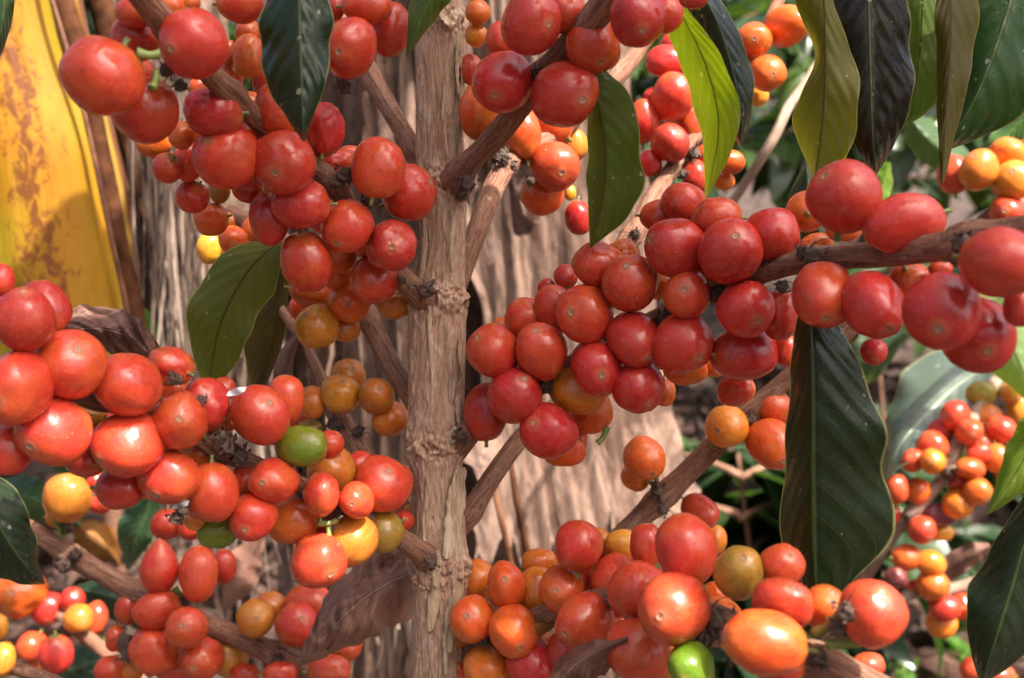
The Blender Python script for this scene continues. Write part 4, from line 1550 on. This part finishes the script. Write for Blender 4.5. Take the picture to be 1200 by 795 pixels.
# dry outer sheaths, overlapping
px_z = lambda y, d: P(600, y, d).z
zb = px_z(690, .66)
for k, (a0, a1, z0, z1, r0, r1, fl) in enumerate([
        (-200, -128, .50, 1.75, .130, .100, .012), (-142, -92, .62, 1.70, .124, .104, .016), (-108, -66, .88, 1.80, .126, .102, .018),
        (-84, -24, px_z(690, .68), 1.6, .150, .106, .022), (-60, 18, .30, .86, .136, .112, .016), (-132, -84, .28, .80, .140, .118, .018),
        (-178, -140, .25, .98, .142, .120, .018), (-96, -58, .25, .66, .145, .125, .016)]):
    shell('dry_sheath', [(cx + .01, cy, z0, r0), (cx + .004, cy, z0 * .75 + z1 * .25, r0 * .6 + r1 * .4), (cx - .004, cy, z0 * .4 + z1 * .6, r1), (cx - .015, cy + .01, z1, r1 * .9)],
          a0, a1, M_SHDRY, flare=fl, seed=5 + 3 * k, ragged=.05, fib=.013, nu=110, nv=80)
wl_ = P(205, 300, .70)
shell('dry_sheath', [(wl_.x + .012, wl_.y + .03, P(205, 455, .70).z, .030), (wl_.x, wl_.y + .03, wl_.z, .036), (wl_.x - .01, wl_.y + .03, wl_.z + .16, .034), (wl_.x + .02, wl_.y + .05, wl_.z + .5, .03)], -200, -5, M_SHDRY, flare=.012, seed=41, ragged=.05, fib=.005, nu=90, nv=60)
# yellow sheath leaning in at the left
yb, yt = P(48, 470, .62), P(-42, -140, .60)
ym = P(20, 200, .61)
yl = P(66, 520, .63)
yt2 = Vector((BAN.x - .10, BAN.y - .06, 1.95))
shell('yellow_sheath', [(yl.x, yl.y + .03, yl.z, .030), (yb.x, yb.y + .03, yb.z, .052), (ym.x, ym.y + .03, ym.z, .051), (yt.x, yt.y + .03, yt.z, .048), tuple(Vector((yt.x, yt.y + .03, yt.z)).lerp(yt2, .4) + Vector((-.05, 0, .06))) + (.045,), tuple(yt2) + (.04,)], -240, -8, M_SHYEL,
      thick=.007, fib=.001, seed=3, nu=200, nv=120, ragged=.02)
def strip(pts, mat, name='sheath_edge_and_shade', seg=10):
    q = catmull(pts, 60)
    w = np.array([P(*a[:3]) for a in q])
    V, F = tube(w, q[:, 3] * q[:, 2] * K, seg, lambda i, a, s, r: r * (1 + .2 * noise.noise(Vector((math.cos(a) * 2, math.sin(a) * 2, s * 40)))))
    return mesh_obj(name, V, F, mat, banana, BAN)
M_EDGE = mat_plain('brown_sheath_edge', (0.06, 0.020, 0.012), (0.22, 0.085, 0.04), 90.0, 0.4)
M_EDGE_SHADE = mat_plain('dark_edge_and_shade', (0.035, 0.012, 0.005), (0.11, 0.042, 0.018), 90.0, 0.8)
M_EDGE_SHADE.node_tree.nodes['Principled BSDF'].inputs['Specular IOR Level'].default_value = 0.1
strip([(37, -80, .595, 3), (67, 20, .595, 3), (98, 130, .60, 3), (124, 250, .605, 3), (150, 370, .615, 3), (175, 500, .625, 3)], M_EDGE)
strip([(50, -80, .61, 14), (80, 20, .61, 13), (108, 130, .615, 12), (132, 250, .62, 11), (158, 370, .63, 11), (184, 500, .64, 11)], M_EDGE_SHADE)
strip([(95, -80, .66, 16), (118, 0, .66, 15), (135, 80, .665, 13), (150, 170, .67, 10), (165, 260, .67, 8)], M_EDGE_SHADE)  # no edge: dark strip standing in for the shaded hollow beside the sheath
strip([(596, 530, .60, 3), (606, 590, .60, 4), (618, 650, .61, 4), (625, 700, .62, 4)], M_EDGE_SHADE)
strip([(575, 560, .63, 3), (590, 620, .63, 4), (600, 670, .64, 4)], M_EDGE)

# dry fibres hanging beside the yellow sheath and over the stem foot
def fibres(regions, seed):
    r = random.Random(seed)
    V, F = [], []
    for (x0, x1, y0, y1, d0, d1, n, w0) in regions:
        for _ in range(n):
            x = r.uniform(x0, x1); d = r.uniform(d0, d1)
            ya = y0 + r.uniform(-40, 40); yb_ = y1 + r.uniform(-60, 60)
            wv = r.uniform(3, 14); ph = r.uniform(0, 6); lean = r.gauss(8, 12)
            w = w0 * (r.uniform(.25, .6) if r.random() < .6 else r.uniform(1.0, 3.2))
            b0 = len(V); m = 14
            for i in range(m):
                t = i / (m - 1)
                xx = x + lean * t + wv * math.sin(ph + 3.5 * t) * t
                dd = d + .012 * math.sin(ph * 2 + 4 * t)
                y = ya + (yb_ - ya) * t
                tw = ph + 3 * t
                ww = w * (1 - .6 * t)
                V.append(tuple(P(xx - ww * math.cos(tw), y, dd - ww * math.sin(tw) * K * d)))
                V.append(tuple(P(xx, y, dd - .0006)))
                V.append(tuple(P(xx + ww * math.cos(tw), y, dd + ww * math.sin(tw) * K * d)))
            for i in range(m - 1):
                for j in (0, 1):
                    F.append((b0 + 3 * i + j, b0 + 3 * i + j + 1, b0 + 3 * i + j + 4, b0 + 3 * i + j + 3))
    o = mesh_obj('dry_fibres', V, F, M_FIBRE, banana, BAN)
    o['kind'] = 'stuff'
fibres([(140, 245, 90, 430, .62, .70, 80, 1.6), (180, 330, 300, 520, .66, .72, 50, 2.4), (380, 480, 560, 740, .64, .70, 50, 2.4), (150, 330, 500, 700, .66, .74, 60, 2.4)], 4)

# ------------------------------------------------------------------ upper leaves of the main plant (above the picture, they shade it)
def to_px(p):
    v = Vector(p) - CAM
    d = v.dot(FWD)
    if d <= 0.01:
        return None
    return W / 2 + v.dot(RIGHT) / d / K, H / 2 - v.dot(UP) / d / K

UPL = []
for i in range(4):
    V, F, U = leaf_shape(15, 9, L=.15, Wd=.062, fold=.18, droop=.25 + .1 * i, seed=i)
    UPL.append(mesh_obj('leaf', V, F, M_LEAF, uvs=U, link=False))
tops = []
for i, (ax, ay, az) in enumerate([(.26, -.02, .34), (-.22, .0, .34), (.12, .3, .42), (.34, .14, .26), (-.1, .26, .5), (.05, -.16, .45), (.3, -.2, .5), (-.3, .2, .28)]):
    t0 = P(515, -40, .332) + Vector((-.01, .01, .02 + .05 * i))
    e = t0 + Vector((ax, ay, az))
    q = catmull([tuple(t0), tuple(t0 + Vector((ax * .5, ay * .5, az * .62))), tuple(e)], 24)
    V, F = tube(q, np.linspace(.005, .0022, 24), 10)
    b = mesh_obj('branch', V, F, M_BRANCH, main, MAIN_BASE)
    tops.append((b, q))
SHADE = [  # photo point and distance that lies in the shade of a leaf above
    (130, 100, .24), (240, 130, .27), (350, 220, .29), (410, 300, .32),
    (40, 380, .26), (230, 520, .29), (330, 570, .30),
    (700, 340, .31), (800, 300, .29), (800, 410, .29), (690, 460, .32), (870, 390, .28),
    (1010, 350, .26), (1070, 270, .25), (1120, 380, .24), (960, 560, .27), (980, 470, .27), (980, 640, .27),
    (620, 60, .29), (660, 110, .29), (720, 30, .28), (515, 120, .33),
    (700, 200, .29), (1020, 60, .31), (1100, 60, .31), (1170, 60, .32), (345, 60, .25), (260, 370, .33),
    (750, 700, .28), (1180, 700, .33), (200, 730, .44),
    (430, 110, .68), (470, 40, .68), (570, 400, .64), (440, 380, .68), (60, 330, .58), (20, 320, .58), (100, 370, .58), (130, 360, .59), (50, 380, .58), (80, 310, .58), (20, 370, .58), (115, 330, .59), (200, 300, .66), (900, 560, 1.2), (860, 620, 1.2), (1150, 640, 1.3), (1100, 740, 1.2), (1000, 500, 1.3), (420, 480, .66), (640, 250, .64), (300, 420, .7),
]
r = random.Random(11)
for (x, y, d) in SHADE:
    tgt = P(x, y, d)
    s = r.uniform(.30, .55)
    for _ in range(40):
        c = tgt + TO_SUN * s
        px = to_px(c)
        if px is None or px[1] < -190 or (px[0] > 1420 or px[0] < -220):
            break
        s += .02
    b, q = min(tops, key=lambda bq: np.min(np.linalg.norm(bq[1] - np.array(c), axis=1)))
    n = (TO_SUN + Vector((r.uniform(-.5, .5), r.uniform(-.5, .5), r.uniform(-.2, .3)))).normalized()
    yv = Vector((r.uniform(-1, 1), r.uniform(-1, 1), -.3))
    yv = (yv - n * yv.dot(n)).normalized()
    xv = yv.cross(n)
    R = Matrix((xv, yv, n)).transposed().to_4x4()
    o = bpy.data.objects.new('leaf', r.choice(UPL))
    COL.objects.link(o)
    o.parent = b
    k = r.uniform(.5, .85)
    o.matrix_local = Matrix.Translation(c - yv * .075 * k - MAIN_BASE) @ R @ Matrix.Scale(k, 4)
    o.color = (0.03, 0.06, 0.02, 1)

# ------------------------------------------------------------------ coffee shrubs further back
def shrub(x, y, h, rad, nl, label, seed, tone, low=.32, group='coffee shrubs behind'):
    r = random.Random(seed)
    base = Vector((x, y, ground_z(x, y)))
    t = empty('coffee_shrub', base, label, 'shrub', group)
    q = catmull([(x, y, base.z - .03), (x + .03, y, h * .5), (x, y + .02, h)], 24)
    V, F = tube(q, np.linspace(.012 * h, .004 * h, 24), 10)
    mesh_obj('trunk', V, F, M_BRANCH, t, base)
    allV, allF, allU, nb_ = [], [], [], 0
    wood = ([], [])
    shapes = [leaf_shape(6, 5, L=.15, Wd=.058, fold=.3, droop=.2 + .12 * k, seed=k) for k in range(4)]
    per = 26
    for k in range(max(4, nl // per)):
        az = r.uniform(0, 2 * math.pi); z0 = h * r.uniform(low, .97)
        L = rad * (1.15 - .7 * z0 / h) * r.uniform(.7, 1.15)
        st = Vector((x, y, z0)); dr = Vector((math.cos(az), math.sin(az), .28))
        pts = [st + dr * (L * u) - Vector((0, 0, .30 * L * u * u)) for u in np.linspace(0, 1, 9)]
        bv, bf = tube(np.array([tuple(p) for p in pts]), np.linspace(.005, .0018, 9), 5)
        o0 = len(wood[0]); wood[0].extend(bv); wood[1].extend([tuple(o0 + i for i in f) for f in bf])
        for m in range(per):
            u = (m // 2 + 1.5) / (per / 2 + 1)
            p = st + dr * (L * u) - Vector((0, 0, .30 * L * u * u))
            sd = 1 if m % 2 else -1
            yv = (Vector((-math.sin(az), math.cos(az), 0)) * sd + dr * .5 + Vector((r.uniform(-.4, .4), r.uniform(-.4, .4), r.uniform(-.75, .1)))).normalized()
            n = (Vector((0, 0, 1)) + Vector((r.uniform(-.5, .5), r.uniform(-.5, .5), 0)))
            n = (n - yv * n.dot(yv)).normalized()
            xv = yv.cross(n)
            k_ = r.uniform(.65, 1.15)
            Vv, Ff, Uu = shapes[r.randrange(4)]
            R = np.array(Matrix((xv, yv, n)).transposed())
            allV.append((Vv * k_) @ R.T + np.array(p)); allF.append(Ff + nb_); allU.append(Uu)
            nb_ += len(Vv)
    o = mesh_obj('crown', np.vstack(allV), np.vstack(allF), M_FAR, t, base, uvs=np.vstack(allU))
    o.color = (*tone, 1)
    o['kind'] = 'stuff'
    w = mesh_obj('twigs', wood[0], wood[1], M_BRANCH, t, base)
    w['kind'] = 'stuff'
    return t

tones = [(0.035, 0.065, 0.028), (0.05, 0.085, 0.03), (0.028, 0.055, 0.026)]
for i, (x, y, h, rad, nl) in enumerate([(.62, 2.0, 1.45, .55, 620), (1.35, 2.05, 1.45, .55, 620), (-.75, 1.9, 1.6, .6, 620), (.0, 2.3, 1.7, .6, 700), (.75, 2.8, 1.8, .65, 700), (1.75, 2.7, 1.8, .65, 700),
                                       (-1.5, 2.8, 1.8, .65, 600), (-.6, 3.4, 2.0, .7, 700), (.35, 4.0, 2.1, .75, 700), (1.4, 4.1, 2.1, .75, 700), (2.6, 3.9, 2.1, .75, 700), (-1.8, 4.4, 2.1, .8, 600),
                                       (-.5, 5.3, 2.3, .8, 700), (.9, 5.4, 2.3, .8, 700), (2.1, 5.4, 2.3, .8, 700), (3.4, 5.2, 2.3, .8, 600)]):
    shrub(x, y, h, rad, nl, 'leafy dark green coffee shrub growing behind the fruiting plants', 100 + i, tones[i % 3])

for i, (x, y, h, rad, nl) in enumerate([(.27, 1.22, .50, .34, 320), (.50, 1.42, .55, .36, 320)]):
    shrub(x, y, h, rad, nl, 'young knee-high coffee shrub with dark leaves on the litter', 180 + i, (0.03, 0.058, 0.03), .2, 'young coffee shrubs on the litter')
# the rows of coffee go on around the viewer
for i, (x, y, h, rad, nl) in enumerate([(-.9, -.9, 1.75, .6, 600), (.15, -1.35, 1.8, .65, 600), (1.15, -1.0, 1.6, .6, 600), (-1.5, .25, 1.8, .65, 600), (1.65, .3, 1.7, .6, 600),
                                       (-1.9, 1.3, 1.9, .65, 500), (2.2, 1.4, 1.8, .6, 500), (-.4, -2.4, 2.1, .75, 500), (1.0, -2.4, 2.1, .75, 500)]):
    shrub(x, y, h, rad, nl, 'leafy coffee shrub in the row along the path facing the fruiting plant', 150 + i, tones[i % 3], .2, 'coffee shrubs along the path')

# ------------------------------------------------------------------ fallen leaves and weeds
def litter(n, seed):
    r = random.Random(seed)
    shapes = [leaf_shape(7, 5, L=.15, Wd=.06, fold=.5 + .2 * k, droop=.35 - .25 * k, curl=.5, wav=.006, seed=20 + k) for k in range(6)]
    AV, AF, AU, c = [], [], [], 0
    for _ in range(n):
        y = r.uniform(.3, 3.4) if r.random() < .8 else r.uniform(3, 6)
        x = r.uniform(-.9, 1.0) * (.4 + y * .62)
        p = np.array((x, y, ground_z(x, y) + r.uniform(.004, .045)))
        E = Matrix.Rotation(r.uniform(0, 6.3), 3, 'Z') @ Matrix.Rotation(r.gauss(0, .5) + (math.pi if r.random() < .5 else 0), 3, 'Y') @ Matrix.Rotation(r.gauss(0, .35), 3, 'X')
        V, F, U = shapes[r.randrange(6)]
        k = r.uniform(.55, 1.15)
        AV.append((V * k) @ np.array(E).T + p); AF.append(F + c); AU.append(U); c += len(V)
    return np.vstack(AV), np.vstack(AF), np.vstack(AU)

for m, n, s, lab in ((M_LITTER, 2600, 1, 'dark brown fallen leaves covering the soil'), (M_LITTER2, 900, 2, 'scattered lighter tan fallen leaves on the soil')):
    V, F, U = litter(n, s)
    o = mesh_obj('leaf_litter', V, F, m, uvs=U)
    o['kind'] = 'stuff'; o['label'] = lab; o['category'] = 'leaf litter'

dead = []
for k in range(4):
    V, F, U = leaf_shape(20, 9, L=.16, Wd=.07, fold=.7 - .2 * k, droop=.6 - .35 * k, curl=.6, wav=.008, seed=60 + k)
    dead.append(mesh_obj('fallen_leaf', V, F, M_LITTER2 if k != 2 else M_LITTER, uvs=U, link=False))
r = random.Random(3)
for (x, y) in [(1060, 770), (1120, 640), (1150, 600), (1165, 640), (1190, 600), (1090, 745), (1120, 760), (1035, 745), (1140, 680), (1175, 575), (990, 600), (880, 590), (450, 760), (420, 790), (300, 690), (860, 560)]:
    dv = (P(x, y, 1) - CAM)
    tt = -(CAM.z - .04) / dv.z
    if tt < 0 or tt > 6:
        continue
    p = CAM + dv * tt
    p.z = ground_z(p.x, p.y) + .05
    o = bpy.data.objects.new('fallen_leaf', r.choice(dead))
    COL.objects.link(o)
    o.matrix_world = Matrix.Translation(p) @ Matrix.Rotation(r.uniform(0, 6.3), 4, 'Z') @ Matrix.Rotation(r.gauss(0, .5) + (math.pi if r.random() < .5 else 0), 4, 'Y') @ Matrix.Scale(r.uniform(1.0, 1.5), 4)
    o['label'] = 'curled brown fallen leaf lying on top of the leaf litter'
    o['category'] = 'leaf'
    o['group'] = 'curled fallen leaves on the litter'

def weed(x, y, size, seed):
    r = random.Random(seed)
    dv = (P(x, y, 1) - CAM)
    tt = -(CAM.z - .06) / dv.z
    p = CAM + dv * tt
    p.z = ground_z(p.x, p.y)
    t = empty('weed', p, 'small bright green weed sprouting from the leaf litter', 'weed', 'weeds in the leaf litter')
    AV, AF, AU, c = [], [], [], 0
    for _ in range(16):
        a = r.uniform(0, 6.3)
        V, F, U = leaf_shape(7, 5, L=size * r.uniform(.5, 1), Wd=size * .45, fold=.2, droop=.4, seed=seed)
        E = Matrix.Rotation(a, 3, 'Z') @ Matrix.Rotation(r.uniform(-.2, 1.1), 3, 'X')
        AV.append(V @ np.array(E).T + np.array((r.gauss(0, .012), r.gauss(0, .012), r.uniform(.01, .08)))); AF.append(F + c); AU.append(U); c += len(V)
    o = mesh_obj('foliage', np.vstack(AV), np.vstack(AF), M_LEAF_UNDER, t, uvs=np.vstack(AU))
    o.color = (0.11, 0.26, 0.04, 1)
    o['kind'] = 'stuff'
    V, F = tube(np.array([(0, 0, -.02), (0.003, 0, .04), (0, .004, .09)]), [.003, .0025, .0015], 6)
    mesh_obj('stalk', V, F, M_PEDICEL, t)

for i, (x, y, s) in enumerate([(440, 770, .05), (462, 745, .045), (765, 498, .07), (600, 780, .05), (1140, 770, .06), (980, 640, .06), (1060, 790, .05), (1130, 740, .045), (880, 620, .06), (1170, 550, .05), (150, 780, .06), (720, 560, .06), (1200, 545, .07)]):
    weed(x, y, s, 300 + i)
